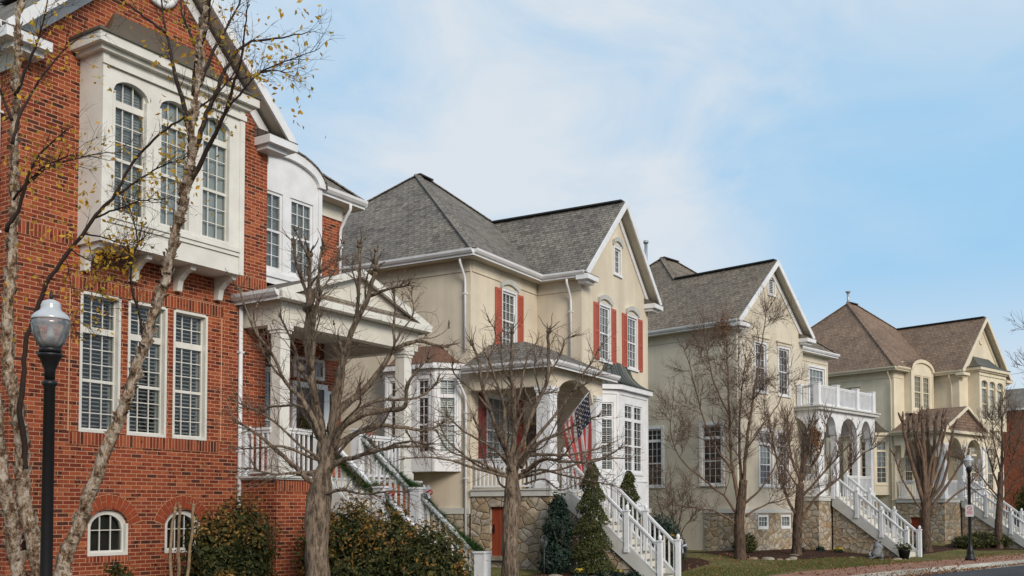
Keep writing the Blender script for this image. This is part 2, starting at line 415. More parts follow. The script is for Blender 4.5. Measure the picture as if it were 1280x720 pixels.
def thing(name, label, cat, loc=(0, 0, 0), rotz=0, group=None):
    o = bpy.data.objects.new(name, None); COL.objects.link(o); o.empty_display_size = .3
    o.location = loc; o.rotation_euler = (0, 0, rotz)
    return tag(o, label, cat, group)
def tag(o, label, cat, group=None):
    o['label'] = label; o['category'] = cat
    if group: o['group'] = group
    return o
def kind(o, k='structure'): o['kind'] = k; return o
M['voussoir'] = mat('arch_brick', m_plain((.40, .078, .03), .88, var=.6, sc=11))
M['mortar'] = mat('lime_mortar', m_plain((.62, .36, .21), .95, var=.3))
M['lamp_lid'] = mat('frosted_lamp_lid', m_plain((.52, .55, .58), .22, var=.35, spec=.7))
M['lamp_core'] = mat('lamp_core', m_plain((.5, .52, .52), .4, var=.3))
# ------------------------------------------------------------------ where the houses stand
ANG = [None, .573487, .531497, .767965, .847593]
ORG = [None, V((-6.32, 17.99)), V((3.53, 34.28)), V((10.65, 41.95)), V((25.87, 56.3))]
DV = [None]+[V((sin(a), cos(a))) for a in ANG[1:]]
NV = [None]+[V((-cos(a), sin(a))) for a in ANG[1:]]
def wp(h, x, y, z=0):
    p = ORG[h]+DV[h]*x+NV[h]*y; return V((p.x, p.y, z))
ZY = [(-90, 1.2), (-34, .3), (-24, -.34), (-8.0, -.5), (-7.6, -.5), (-7.35, -.365), (-5.4, -.36), (-4.6, -.34), (0, 0), (40, 0)]
def zt(y):
    for (a, p), (b, q) in zip(ZY, ZY[1:]):
        if a <= y <= b: return p+(q-p)*(y-a)/(b-a)
    return ZY[0][1] if y < ZY[0][0] else 0
def gp(h, x, y, dz=0): return wp(h, x, y, zt(y)+dz)
def onray(h, u, y):
    """ground point at house-frame depth y seen in photo column u"""
    x = (u-CX)/FOC; r = V((x, cos(TH)))
    t = (ORG[h].dot(NV[h])+y)/(r.dot(NV[h]))
    return V((r.x*t, r.y*t, zt(y)))

# base line along the fronts, smoothed
raw = [ORG[1]-DV[1]*60, ORG[1], ORG[2], ORG[2]+DV[2]*3.2, ORG[3]-DV[3]*3.2, ORG[3], ORG[4], ORG[4]+DV[4]*12, ORG[4]+DV[4]*90]
pts = []
for a, b in zip(raw, raw[1:]):
    k = max(1, int((b-a).length)); pts += [a.lerp(b, i/k) for i in range(k)]
pts.append(raw[-1])
sm = []
for i in range(len(pts)):
    lo, hi = max(0, i-4), min(len(pts)-1, i+4)
    w = min(i-lo, hi-i); seg = pts[i-w:i+w+1]
    sm.append(sum(seg, V((0, 0)))/len(seg))
base = sm; nor = []
for i in range(len(base)):
    t = (base[min(i+2, len(base)-1)]-base[max(i-2, 0)]).normalized(); nor.append(V((-t.y, t.x)))
def strip(name, ys, m, dz=0, i0=0, i1=None, ripple=0):
    b = MB(); i1 = i1 or len(base)-1
    row = []
    for i in range(i0, i1+1):
        r = []
        for y in ys:
            p = base[i]+nor[i]*y; z = zt(y)+dz
            if ripple: z += ripple*mn.noise(V((p.x*.6, p.y*.6, 0)))
            r.append((p.x, p.y, z))
        row.append(r)
    for a, c in zip(row, row[1:]):
        for j in range(len(ys)-1): b.poly([a[j], c[j], c[j+1], a[j+1]], smooth=False)
    return kind(b.build(name, m))
strip('lawn', [-5.4, -4.6, -3, -1.5, 0, 10, 40], 'lawn')
b = MB()  # brick pavement with its own sheet
strip('sidewalk', [-7.35, -5.4], 'paver', .004)
strip('kerb', [-7.6, -7.6001, -7.3501, -7.35], 'concrete', .004)
strip('gutter', [-8.0, -7.6], 'concrete', .002)
strip('road', [-24, -16, -8.0], 'asphalt')
strip('far_verge', [-90, -34, -24], 'lawn', .002)
g = MB(); R = 900
for i in range(12):
    for j in range(12):
        a, c = -R+i*150, -R+j*150; g.poly([(a, c, -.75), (a+150, c, -.75), (a+150, c+150, -.75), (a, c+150, -.75)])
kind(g.build('ground', 'soil'))
def bed(name, h, poly, m='mulch', dz=.03):
    """planting bed: polygon in the house frame, lying on the sloping yard"""
    q = MB(); n = len(poly); c = (sum(p[0] for p in poly)/n, sum(p[1] for p in poly)/n)
    rings = []
    for f, e in ((1, 0), (.85, dz), (.45, dz*1.6), (.05, dz*1.8)):
        rings.append([gp(h, c[0]+(x-c[0])*f, c[1]+(y-c[1])*f, .006+e) for x, y in poly])
    for A, B in zip(rings, rings[1:]):
        for i in range(n): q.poly([A[i], A[(i+1) % n], B[(i+1) % n], B[i]], smooth=True)
    q.poly(rings[-1])
    return kind(q.build(name, m))

# ------------------------------------------------------------------ house pieces
def window(par, F, u0, u1, v0, v1, cols=3, rows=6, transom=0, blind='louvre', d=-.05, name='window', trim='white',
           casing=0, sill=True, split=True, head=None, shut=None, arch=0, fw=.065, label=None, headm='white', lining=False):
    """one window: frame + sashes + glazing bars in one mesh; pane, blind, sill, head and shutters are its sub-parts"""
    b = MB(); w = u1-u0
    if lining:
        for x0, x1 in ((u0+.002, u0+.05), (u1-.05, u1-.002)): b.box(F, x0, x1, v0+.002, v1-(.02 if not arch else .24), d+.02, .004)
        if not arch: b.box(F, u0+.05, u1-.05, v1-.05, v1-.002, d+.02, .004)
        b.box(F, u0+.05, u1-.05, v0+.002, v0+.05, d+.02, .004)
    D0, D1 = d-.05, d+.02
    b.box(F, u0+.002, u0+fw, v0+.002, v1-.002, D0, D1); b.box(F, u1-fw, u1-.002, v0+.002, v1-.002, D0, D1)
    b.box(F, u0+fw, u1-fw, v0+.002, v0+fw*1.15, D0, D1)
    if not arch: b.box(F, u0+fw, u1-fw, v1-fw, v1-.002, D0, D1)
    a0, a1, c0, c1 = u0+fw, u1-fw, v0+fw*1.15, v1-fw
    if arch: c1 = v1-.01
    tb = None
    if transom:
        tb = v1-transom
        b.box(F, a0, a1, tb-.055, tb+.055, D0, D1+.012)
    def bars(v0, v1, nc, nr):
        for i in range(1, nc):
            x = a0+(a1-a0)*i/nc; b.box(F, x-.0075, x+.0075, v0, v1, d-.028, d+.006)
        for j in range(1, nr):
            y = v0+(v1-v0)*j/nr; b.box(F, a0, a1, y-.0075, y+.0075, d-.026, d+.004)
    top = tb-.055 if tb else c1
    if split:
        mid = (c0+top)/2; b.box(F, a0, a1, mid-.025, mid+.025, d-.04, d+.016)
        bars(c0, mid-.025, cols, rows//2); bars(mid+.025, top, cols, rows-rows//2)
    else: bars(c0, top, cols, rows)
    if tb: bars(tb+.055, c1, cols, 1 if transom < .5 else 2)
    if casing:
        k = casing; e = .028
        b.box(F, u0-k, u0, v0-.0, v1+k, .001, e); b.box(F, u1, u1+k, v0-.0, v1+k, .001, e); b.box(F, u0, u1, v1, v1+k, .001, e+.003)
    o = b.build(name, trim, par)
    if label: o['label'] = label
    p = MB(); p.poly([F.p(a0-.01, c0-.01, d-.012), F.p(a1+.01, c0-.01, d-.012), F.p(a1+.01, c1+.01, d-.012), F.p(a0-.01, c1+.01, d-.012)])
    p.build('pane', 'glass', o)
    if blind in ('louvre', 'plantation'):
        ho, lo_, hi_ = (.03, .012, .010) if blind == 'louvre' else (.016, .027, .026)
        q = MB(); z = v0+.06; e = d-.075
        q.box(F, a0, a0+.035, c0, c1, e-.02, e+.012); q.box(F, a1-.035, a1, c0, c1, e-.02, e+.012); x = (a0+a1)/2; 
        while z < v1-.05:
            q.hexa([F.p(a0, z-lo_, e+ho), F.p(a1, z-lo_, e+ho), F.p(a1, z+hi_, e-ho), F.p(a0, z+hi_, e-ho)],
                   [F.p(a0, z-lo_+.008, e+ho), F.p(a1, z-lo_+.008, e+ho), F.p(a1, z+hi_+.008, e-ho), F.p(a0, z+hi_+.008, e-ho)]); z += .068
        q.build('blind', 'louvre', o)
        q = MB(); q.poly([F.p(u0-.2, v0-.2, d-.3), F.p(u1+.2, v0-.2, d-.3), F.p(u1+.2, v1+.2, d-.3), F.p(u0-.2, v1+.2, d-.3)]); q.build('curtain_or_dark_backing', 'curtain', o)  # flat dark sheet added behind the slats in place of the unlit room
    elif blind in ('blind', 'curtain', 'halfblind', 'sheer'):
        q = MB(); e = d-(.06 if blind == 'sheer' else .08); n = max(6, int(w/.09)); lo = v0-.05 if blind != 'halfblind' else v0+(v1-v0)*.42
        for i in range(n):
            x0, x1 = u0-.03+(w+.06)*i/n, u0-.03+(w+.06)*(i+1)/n; o0, o1 = .018*(i % 2), .018*((i+1) % 2)
            q.poly([F.p(x0, lo, e-o0), F.p(x1, lo, e-o1), F.p(x1, v1+.05, e-o1), F.p(x0, v1+.05, e-o0)], smooth=True)
        if blind not in ('curtain', 'sheer'):
            z = lo
            while z < v1: q.box(F, u0, u1, z, z+.006, e-.004, e+.012); z += .05
        q.build('blind' if blind != 'curtain' else 'curtain_or_dark_backing', {'curtain': 'curtain', 'sheer': 'sheer'}.get(blind, 'blind'), o)
        if blind == 'halfblind':
            q = MB(); q.poly([F.p(u0-.2, v0-.2, d-.4), F.p(u1+.2, v0-.2, d-.4), F.p(u1+.2, v1+.2, d-.4), F.p(u0-.2, v1+.2, d-.4)]); q.build('curtain_or_dark_backing', 'curtain', o)  # added dark sheet, painted stand-in for room darkness below the half blind
    if sill:
        q = MB(); k = casing+.03 if casing else .0
        q.box(F, u0-k, u1+k, v0-.075, v0-.002, -.02 if casing else d-.04, .06 if casing else -.004); q.build('sill', trim, o)
    if head == 'eyebrow':
        q = MB(); k = casing+.06; n = 10; wd = w+2*k; rise = .16
        lo = [F.p(u0-k+wd*i/n, v1+casing+.02+rise*(1-((2*i/n-1)**2)), .07) for i in range(n+1)]
        hi = [F.p(u0-k-.03+(wd+.06)*i/n, v1+casing+.16+rise*(1-((2*i/n-1)**2)), .10) for i in range(n+1)]
        for i in range(n):
            bk = -F.N*.099; bl = -F.N*.069
            q.hexa([lo[i], lo[i+1], lo[i+1]+bl, lo[i]+bl], [hi[i], hi[i+1], hi[i+1]+bk, hi[i]+bk])
        q.box(F, u0-k+.02, u1+k-.02, v1+casing+.002, v1+casing+.06, .001, .035)
        q.build('window_head', headm, o)
    elif head == 'flat':
        q = MB(); k = casing+.07
        q.box(F, u0-k, u1+k, v1+casing+.002, v1+casing+.12, .001, .06); q.box(F, u0-k-.05, u1+k+.05, v1+casing+.122, v1+casing+.18, .001, .11)
        q.build('window_head', headm, o)
    if shut:
        for sgn in (-1, 1):
            x0 = u0-casing-.01-shut[0] if sgn < 0 else u1+casing+.01
            x1 = x0+shut[0]; q = MB()
            q.box(F, x0, x1, v0-.02, v1+casing*.5, .004, .026)
            hh = v1+casing*.5-v0+.02; md = v0-.02+hh*.5
            for (c, e) in ((v0-.02, v0+.07), (md-.05, md+.05), (v1+casing*.5-.09, v1+casing*.5)): q.box(F, x0+.001, x1-.001, c, e, .026, .044)
            q.box(F, x0, x0+.06, v0-.021, v1+casing*.5+.001, .0265, .045); q.box(F, x1-.06, x1, v0-.021, v1+casing*.5+.001, .0265, .045)
            z = v0+.08
            while z < v1+casing*.5-.1:
                if abs(z-md) > .06: q.hexa([F.p(x0+.06, z, .036), F.p(x1-.06, z, .036), F.p(x1-.06, z+.012, .026), F.p(x0+.06, z+.012, .026)],
                       [F.p(x0+.06, z+.012, .036), F.p(x1-.06, z+.012, .036), F.p(x1-.06, z+.03, .026), F.p(x0+.06, z+.03, .026)])
                z += .045
            q.build('shutter', shut[1], o)
    return o

def arch_fill(b, F, u0, u1, vs, vt, vtop, d0, d1, n=14, m=0):
    """solid between an arch (spring vs, crown vt) and the level vtop, from depth d0 to d1"""
    for i in range(n):
        a, c = 2*i/n-1, 2*(i+1)/n-1
        f = lambda t: vs+(vt-vs)*sqrt(max(0, 1-t*t))
        x0, x1 = u0+(u1-u0)*i/n, u0+(u1-u0)*(i+1)/n
        b.hexa([F.p(x0, f(a), d1), F.p(x1, f(c), d1), F.p(x1, f(c), d0), F.p(x0, f(a), d0)],
               [F.p(x0, vtop, d1), F.p(x1, vtop, d1), F.p(x1, vtop, d0), F.p(x0, vtop, d0)], m)

def railing(par, a, b, h=.9, sp=.125, post=(False, False), m='white', gap=.08, slope=False, pw=.11):
    """balustrade from a to b (feet of the rail line): top rail, bottom rail and balusters in one mesh"""
    q = MB(); a, b = V(a), V(b); L = (b-a).length; t = (b-a)/L; up = V((0, 0, 1))
    hl = V((t.x, t.y, 0)).normalized()
    q.beam(a+up*h, b+up*h, .085, .05); q.beam(a+up*(h-.055), b+up*(h-.055), .045, .05)
    q.beam(a+up*gap, b+up*gap, .06, .05)
    n = max(2, int(L*hl.dot(t)/sp))
    for i in range(n):
        p = a.lerp(b, (i+.5)/n); r = V((hl.y, -hl.x, 0))
        k = .019
        c = [p+hl*k*s1+r*k*s2 for s1, s2 in ((-1, -1), (1, -1), (1, 1), (-1, 1))]
        z0, z1 = gap+.01, h-.07
        dz = [0, 0, 0, 0]
        q.hexa([x+up*z0 for x in c], [x+up*z1 for x in c])
    return q.build('railing', m, par)

def newel(par, p, h, w=.13, m='white', ball=True, panel=False, name='newel_post'):
    q = MB(); x, y, z = p
    q.bx(x-w/2, x+w/2, y-w/2, y+w/2, z, z+h)
    q.bx(x-w/2-.02, x+w/2+.02, y-w/2-.02, y+w/2+.02, z+h, z+h+.035)
    q.bx(x-w/2-.012, x+w/2+.012, y-w/2-.012, y+w/2+.012, z-.0, z+.12)
    if panel:
        for s1, s2 in ((.30, .96),):
            for k in (-1, 1):
                q.bx(x+k*(w/2-.03)-.022, x+k*(w/2-.03)+.022, y-w/2-.012, y-w/2+.002, z+h*.1, z+h*.96)
        q.bx(x-w/2, x+w/2, y-w/2-.0125, y-w/2+.002, z+h*.9, z+h*.97)
    if ball:
        q.lathe((x, y, z+h+.035), [(.03, 0), (.045, .03), (.055, .07), (.045, .115), (.02, .14), (.002, .147)], 10)
    return q.build(name, m, par)

def stairs(par, x0, x1, y0, z0, y1, z1, n, base='stone', rail=True, mid=True, panel=False, w=.13, sm='grey_trim', tm='tread', wedge=True):
    """straight flight running out to the street (towards -y) from (y0, z0) down to (y1, z1)"""
    q = MB(); dy = (y1-y0)/n; dz = (z1-z0)/n
    for i in range(1, n):
        q.bx(x0+.06, x1-.06, y0+dy*i-.0, y0+dy*(i-1)+.03, z0+dz*i-.045, z0+dz*i)
    st = q.build('steps', tm, par)
    q = MB()
    for i in range(n): q.bx(x0+.06, x1-.06, y0+dy*i-.01, y0+dy*i+.012, z0+dz*(i+1)+.001, z0+dz*i-.046)
    q.build('riser', 'cream', st)
    q = MB()
    for x in (x0, x1):
        xa, xb = (x-.0, x+.05) if x == x0 else (x-.05, x)
        pr = [(xa, y0+.0, z0+.10), (xa, y1+.05, z1+.16), (xa, y1+.05, z1-.02), (xa, y1+.35, z1-.02), (xa, y0, z0-.42)]
        q.extr(pr, (xb-xa, 0, 0))
    q.build('stringer', sm, par)
    if wedge:
        q = MB(); pr = [(x0+.07, y0-.002, z0-.44), (x0+.07, y1+.42, z1-.03), (x0+.07, y1+.42, z1-.6), (x0+.07, y0-.002, z1-.6)]
        q.extr(pr, (x1-x0-.14, 0, 0)); q.build('stair_base', base, par)
    if rail:
        for x in (x0+.03, x1-.03):
            ys = [(y0-.05, z0), (y1+.08, z1+.12)]
            f = lambda t: V((x, ys[0][0]+(ys[1][0]-ys[0][0])*t, ys[0][1]+(ys[1][1]-ys[0][1])*t))
            stops = [0, 1/3, 2/3, 1] if mid == 2 else ([0, .5, 1] if mid else [0, 1])
            for a, c in zip(stops, stops[1:]): railing(par, f(a)+V((0, -.05, 0)), f(c)+V((0, .05, 0)), .88, .135)
            for s in stops:
                p = f(s); last = s == 1
                dn = .30 if last else .12
                newel(par, (p.x, p.y, p.z-dn+.0), .98+dn, w*(1.0), ball=not panel, panel=panel)

def column(par, x, y, z0, z1, w=.25, m='white'):
    q = MB(); q.bx(x-w/2, x+w/2, y-w/2, y+w/2, z0, z1)
    for e, a, c in ((.04, z0, z0+.16), (.02, z0+.16, z0+.22), (.02, z1-.16, z1-.10), (.045, z1-.10, z1-.001)):
        q.bx(x-w/2-e, x+w/2+e, y-w/2-e, y+w/2+e, a, c)
    return q.build('column', m, par)

def downspout(par, F, u, vtop, vbot, d=.06, out=.38, m='white', du=0, r=.038):
    q = MB()
    pts = [F.p(u+du, vtop, out), F.p(u+du, vtop-.12, out), F.p(u+du*.6, vtop-.26, out*.72), F.p(u, vtop-.52, d+.03), F.p(u, vtop-.66, d), F.p(u, vbot, d)] if out else [F.p(u, vtop, d), F.p(u, vbot, d)]
    q.tube(pts, r, 8)
    z = vtop-1.0
    while z > vbot+.3: q.box(F, u-.055, u+.055, z, z+.035, .001, d+.045); z -= 1.9
    return q.build('downspout', m, par)

def gutter(par, a, b, out, m='white'):
    """gutter + fascia along an eave edge a->b; out = outward unit vector"""
    q = MB(); a, b, out = V(a), V(b), V(out)
    t = (b-a).normalized()
    prof = [(0.0, -.19), (.02, -.19), (.02, -.13), (.07, -.12), (.115, -.06), (.125, .0), (.105, .0), (.10, -.02), (0, -.02)]
    A = [a+out*x+V((0, 0, z)) for x, z in prof]; B = [b+out*x+V((0, 0, z)) for x, z in prof]
    n = len(prof)
    for i in range(n): j = (i+1) % n; q.poly([A[i], A[j], B[j], B[i]])
    q.poly(A[::-1]); q.poly(B)
    return q.build('gutter', m, par)

def roof_shell(faces, th=.12):
    """list of polygons -> closed slab th thick (top faces slot 0, under and edge slot 1)"""
    q = MB(); cnt = {}
    key = lambda p: tuple(round(c, 4) for c in p)
    for f in faces:
        q.poly(f, 0); q.poly([V(p)-V((0, 0, th)) for p in f][::-1], 1)
        for i in range(len(f)):
            e = (key(f[i]), key(f[(i+1) % len(f)])); cnt[e] = cnt.get(e, 0)+1
    for (a, c) in list(cnt):
        if (c, a) not in cnt:
            a, c = V(a), V(c); dn = V((0, 0, -th)); q.poly([c, a, a+dn, c+dn], 1)
    return q

EZ = 9.05   # roof edge
def main_roof(par, s, W, R1, R2, RZ_, mats, soff='soffit', trim='white', dormer=None):
    """hip over the main block with the gable wing running into it. s = side of the gable's outer wall"""
    X = 3.0
    ss = (RZ_-EZ)/(X+R1); gz = EZ+X*ss; fs = (RZ_-EZ)/(6.64-1.25); ey = 1.25+(gz-EZ)/fs
    mx = lambda x, y, z: V((x*s, y, z))
    A, B, C, D = mx(X, -.35, EZ), mx(0, -.35, gz), mx(-X, -.35, EZ), mx(-X, 1.25, EZ)
    E, G, H, I = mx(0, ey, gz), mx(X, 12.03, EZ), mx(-W, 1.25, EZ), mx(-W, 12.03, EZ)
    P1, P2 = mx(-R1, 6.64, RZ_), mx(-R2, 6.64, RZ_)
    nt_ = []
    if dormer:
        zz = EZ+fs*.5; nt_ = [mx(-dormer[1], 1.25, EZ), mx(-dormer[1], 1.75, zz), mx(-dormer[0], 1.75, zz), mx(-dormer[0], 1.25, EZ)]
    fl = [[A, G, P1, E, B], [H]+nt_+[D, E, P1, P2], [D, C, B, E], [I, H, P2], [G, I, P2, P1]]
    if s < 0: fl = [f[::-1] for f in fl]
    r = roof_shell(fl).build('roof', [mats, soff], par)
    q = MB()
    up = V((0, 0, .035))
    q.beam(B+V((0, .12, 0))+up, E+up, .26, .05); q.build('ridge_cap', 'ridge', r)
    q = MB(); q.beam(P1+up, P2+up, .28, .05); q.build('ridge_cap', 'ridge', r)
    q = MB()
    for a, c in ((P2, H), (P1, E), (P2, I), (P1, G)): q.beam(a+V((0, 0, .012)), c+V((0, 0, .012)), .24, .03)
    q.build('hip_cap', mats, r)
    # gutters
    gutter(par, H, D, (0, -1, 0), trim) if dormer is None else [gutter(par, mx(-W, 1.25, EZ), mx(-dormer[1], 1.25, EZ), (0, -1, 0), trim), gutter(par, mx(-dormer[0], 1.25, EZ), D, (0, -1, 0), trim)]
    gutter(par, mx(X, -.30, EZ), G, (s, 0, 0), trim); gutter(par, mx(-X, -.30, EZ), D, (-s, 0, 0), trim); gutter(par, H, I, (-s, 0, 0), trim)
    # rake boards and returns of the front gable
    q = MB(); sl = V((X, 0, EZ-gz)).normalized()
    for k in (-1, 1):
        a, c = V((0, -.375, gz-.10)), V((k*(X+.02), -.375, EZ-.10-.02*ss))
        t = (c-a).normalized(); pn = V((-t.z*k, 0, t.x*k))*.11
        q.hexa([a-V((0, .025, .13)), c-V((0, .025, .13)), c+V((0, .025, -.13)), a+V((0, .025, -.13))], [a+V((0, -.025, .11)), c+V((0, -.025, .11)), c+V((0, .025, .11)), a+V((0, .025, .11))])
        a, c = V((0, -.022, gz-.36)), V((k*2.62, -.022, gz-.36-2.62*ss))
        q.hexa([a-V((0, .022, .14)), c-V((0, .022, .14)), c+V((0, .020, -.14)), a+V((0, .020, -.14))], [a+V((0, -.022, .12)), c+V((0, -.022, .12)), c+V((0, .020, .12)), a+V((0, .020, .12))])
    q.build('rake_board', trim, par)
    for k in (-1, 1):
        q = MB(); xs = sorted((k*2.30, k*3.06))
        q.bx(xs[0], xs[1], -.43, -.003, EZ-.27, EZ-.11)
        ys = sorted((k*2.36, k*2.90)); q.bx(ys[0], ys[1], -.30, -.003, EZ-.36, EZ-.27)
        q.build('cornice_return', trim, par)
        q = MB(); zz = EZ-.108
        q.extr([(xs[0], -.45, zz), (xs[0], -.003, zz), (xs[0], -.003, zz+.22)], (xs[1]-xs[0], 0, 0)); q.build('return_roof', mats, par)
    return gz

def gable_wall(b, F, hw, z0, z1, zg, holes, zh, m=0, base=None):
    """gable front: rectangle z0..z1 with holes, then the triangle up to zg (holes in it as given)"""
    b.wall(F, -hw, hw, z0, z1, [h for h in holes if h[3] <= z1], m=m)
    sl = (zg-z1)/hw
    up = [h for h in holes if h[3] > z1]
    if not up: b.poly([F.p(-hw, z1), F.p(hw, z1), F.p(0, zg)], m); return
    a, c, lo, hi = up[0]
    xl = lambda z: (zg-z)/sl
    b.poly([F.p(-hw, z1), F.p(hw, z1), F.p(xl(lo), lo), F.p(-xl(lo), lo)], m)
    b.poly([F.p(-xl(lo), lo), F.p(a, lo), F.p(a, hi), F.p(-xl(hi), hi)], m)
    b.poly([F.p(c, lo), F.p(xl(lo), lo), F.p(xl(hi), hi), F.p(c, hi)], m)
    b.poly([F.p(-xl(hi), hi), F.p(xl(hi), hi), F.p(0, zg)], m)
    for p in (((a, lo), (a, hi)), ((c, hi), (c, lo)), ((a, hi), (c, hi)), ((c, lo), (a, lo))):
        b.poly([F.p(*p[0]), F.p(*p[1]), F.p(*p[1], -.12), F.p(*p[0], -.12)], m)
def bay_upper(par, F, x0, x1, z0, z1, wins, wz0, wz1, wm, trim, roofm, proud=.6, corbel=True, pane_blind='blind', ztop=10.12):
    G = Fr(F.p(0, 0, proud), F.T, F.N)
    b = MB(); b.wall(G, x0, x1, z0, z1, [(a, c, wz0, wz1) for a, c in wins], reveal=.16)
    for a, c in wins: arch_fill(b, G, a, c, wz1-.26, wz1-.02, wz1, -.16, 0)
    for x, q in ((x0, -1), (x1, 1)): b.poly([G.p(x, z0, 0), G.p(x, z1, 0), G.p(x, z1, -proud), G.p(x, z0, -proud)])
    b.poly([G.p(x0, z0), G.p(x1, z0), G.p(x1, z0, -proud), G.p(x0, z0, -proud)])
    bay = b.build('bay', wm, par)
    q = MB()
    q.box(G, x0-.012, x0+.10, z0-.001, z1, .001, .022); q.box(G, x1-.10, x1+.012, z0-.001, z1, .001, .022)
    q.box(G, x0+.101, x1-.101, wz0-.17, wz0-.10, .001, .03); q.box(G, x0+.101, x1-.101, wz0-.098, wz0-.03, .001, .055)
    q.box(G, x0-.03, x1+.03, z1-.22, z1-.12, .023, .05)
    q.box(G, x0-.012, x0-.001, z0, z1, -proud+.002, .0)
    q.box(G, x0-.10, x1+.10, z1-.02, z1+.06, -proud+.002, .10); q.box(G, x0-.2, x1+.2, z1+.06, z1+.25, -proud+.002, .20)
    q.build('bay_trim', trim, bay)
    # concave roof
    q = MB(); rows = []
    zr = z1+.251
    for i in range(11):
        t = i/10; d = .23*(1-t)-proud*t; z = zr+(ztop-zr)*(t**1.75*.9+.1*t); e = .23-.85*t**.8
        rows.append([G.p(x0-e, z, -proud+.001), G.p(x0-e, z, d), G.p(x1+e, z, d), G.p(x1+e, z, -proud+.001)])
    for a, c in zip(rows, rows[1:]):
        for j in range(3): q.poly([a[j], a[j+1], c[j+1], c[j]])
    q.poly([rows[0][3], rows[0][2], rows[0][1], rows[0][0]])
    q.box(G, x0-.235, x1+.235, zr-.03, zr+.012, -proud+.003, .235)
    q.build('bay_roof', roofm, par)
    if corbel:
        for k in range(4):
            x = x0+.10+(x1-x0-.2)*k/3; q = MB()
            pr = [G.p(x-.055, z0-.002, -.1), G.p(x-.055, z0-.002, -proud+.004), G.p(x-.055, z0-.42, -proud+.004), G.p(x-.055, z0-.42, -proud+.12), G.p(x-.055, z0-.24, -proud+.16), G.p(x-.055, z0-.12, -proud+.30), G.p(x-.055, z0-.08, -.12)]
            q.extr(pr, F.T*.11); q.build('corbel', trim, par)
    for k, (a, c) in enumerate(wins):
        window(par, G, a, c, wz0, wz1, cols=3, rows=6, transom=.42, blind='sheer' if k else pane_blind, trim=trim, arch=1, sill=False, fw=.06, d=-.10, lining=True)
    return bay

def barrel_dormer(par, F, c, hw, z0, zs, zc, wins, wz0, wz1, wm, trim, roofm, depth=3.2, blind='blind'):
    b = MB(); n = 16
    b.wall(F, c-hw, c+hw, z0, zs, [(a, e, wz0, wz1) for a, e in wins])
    arc = [(c+hw*cos(pi*i/n), zs+(zc-zs)*sin(pi*i/n)) for i in range(n+1)]
    b.poly([F.p(x, z) for x, z in arc])
    for x in (c-hw, c+hw): b.poly([F.p(x, z0), F.p(x, zs), F.p(x, zs, -1.2), F.p(x, z0, -1.2)])
    dm = b.build('dormer', wm, par)
    q = MB()
    for i in range(n):
        (x0, y0), (x1, y1) = arc[i], arc[i+1]
        k = lambda x, z, e: (c+(x-c)*(1+e/hw), zs+(z-zs)*(1+e/(zc-zs)))
        a0, a1, o0, o1 = k(x0, y0, -.13), k(x1, y1, -.13), k(x0, y0, .07), k(x1, y1, .07)
        q.hexa([F.p(*a0, .09), F.p(*a1, .09), F.p(*a1, .002), F.p(*a0, .002)], [F.p(*o0, .09), F.p(*o1, .09), F.p(*o1, .002), F.p(*o0, .002)])
    q.box(F, c-hw-.01, c-hw+.10, z0, zs, .002, .03); q.box(F, c+hw-.10, c+hw+.01, z0, zs, .002, .03)
    q.box(F, c-hw+.101, c+hw-.101, wz0-.16, wz0-.06, .002, .04)
    q.build('dormer_trim', trim, dm)
    q = MB()
    for i in range(n):
        (x0, y0), (x1, y1) = arc[i], arc[i+1]
        k = lambda x, z, e: (c+(x-c)*(1+e/hw), zs+(z-zs)*(1+e/(zc-zs)))
        a0, a1, o0, o1 = k(x0, y0, .072), k(x1, y1, .072), k(x0, y0, .11), k(x1, y1, .11)
        q.hexa([F.p(*a0, .12), F.p(*a1, .12), F.p(*a1, -depth), F.p(*a0, -depth)], [F.p(*o0, .12), F.p(*o1, .12), F.p(*o1, -depth), F.p(*o0, -depth)])
    q.build('dormer_roof', roofm, dm)
    for a, e in wins: window(par, F, a, e, wz0, wz1, cols=3, rows=6, blind=blind, trim=trim, sill=False)

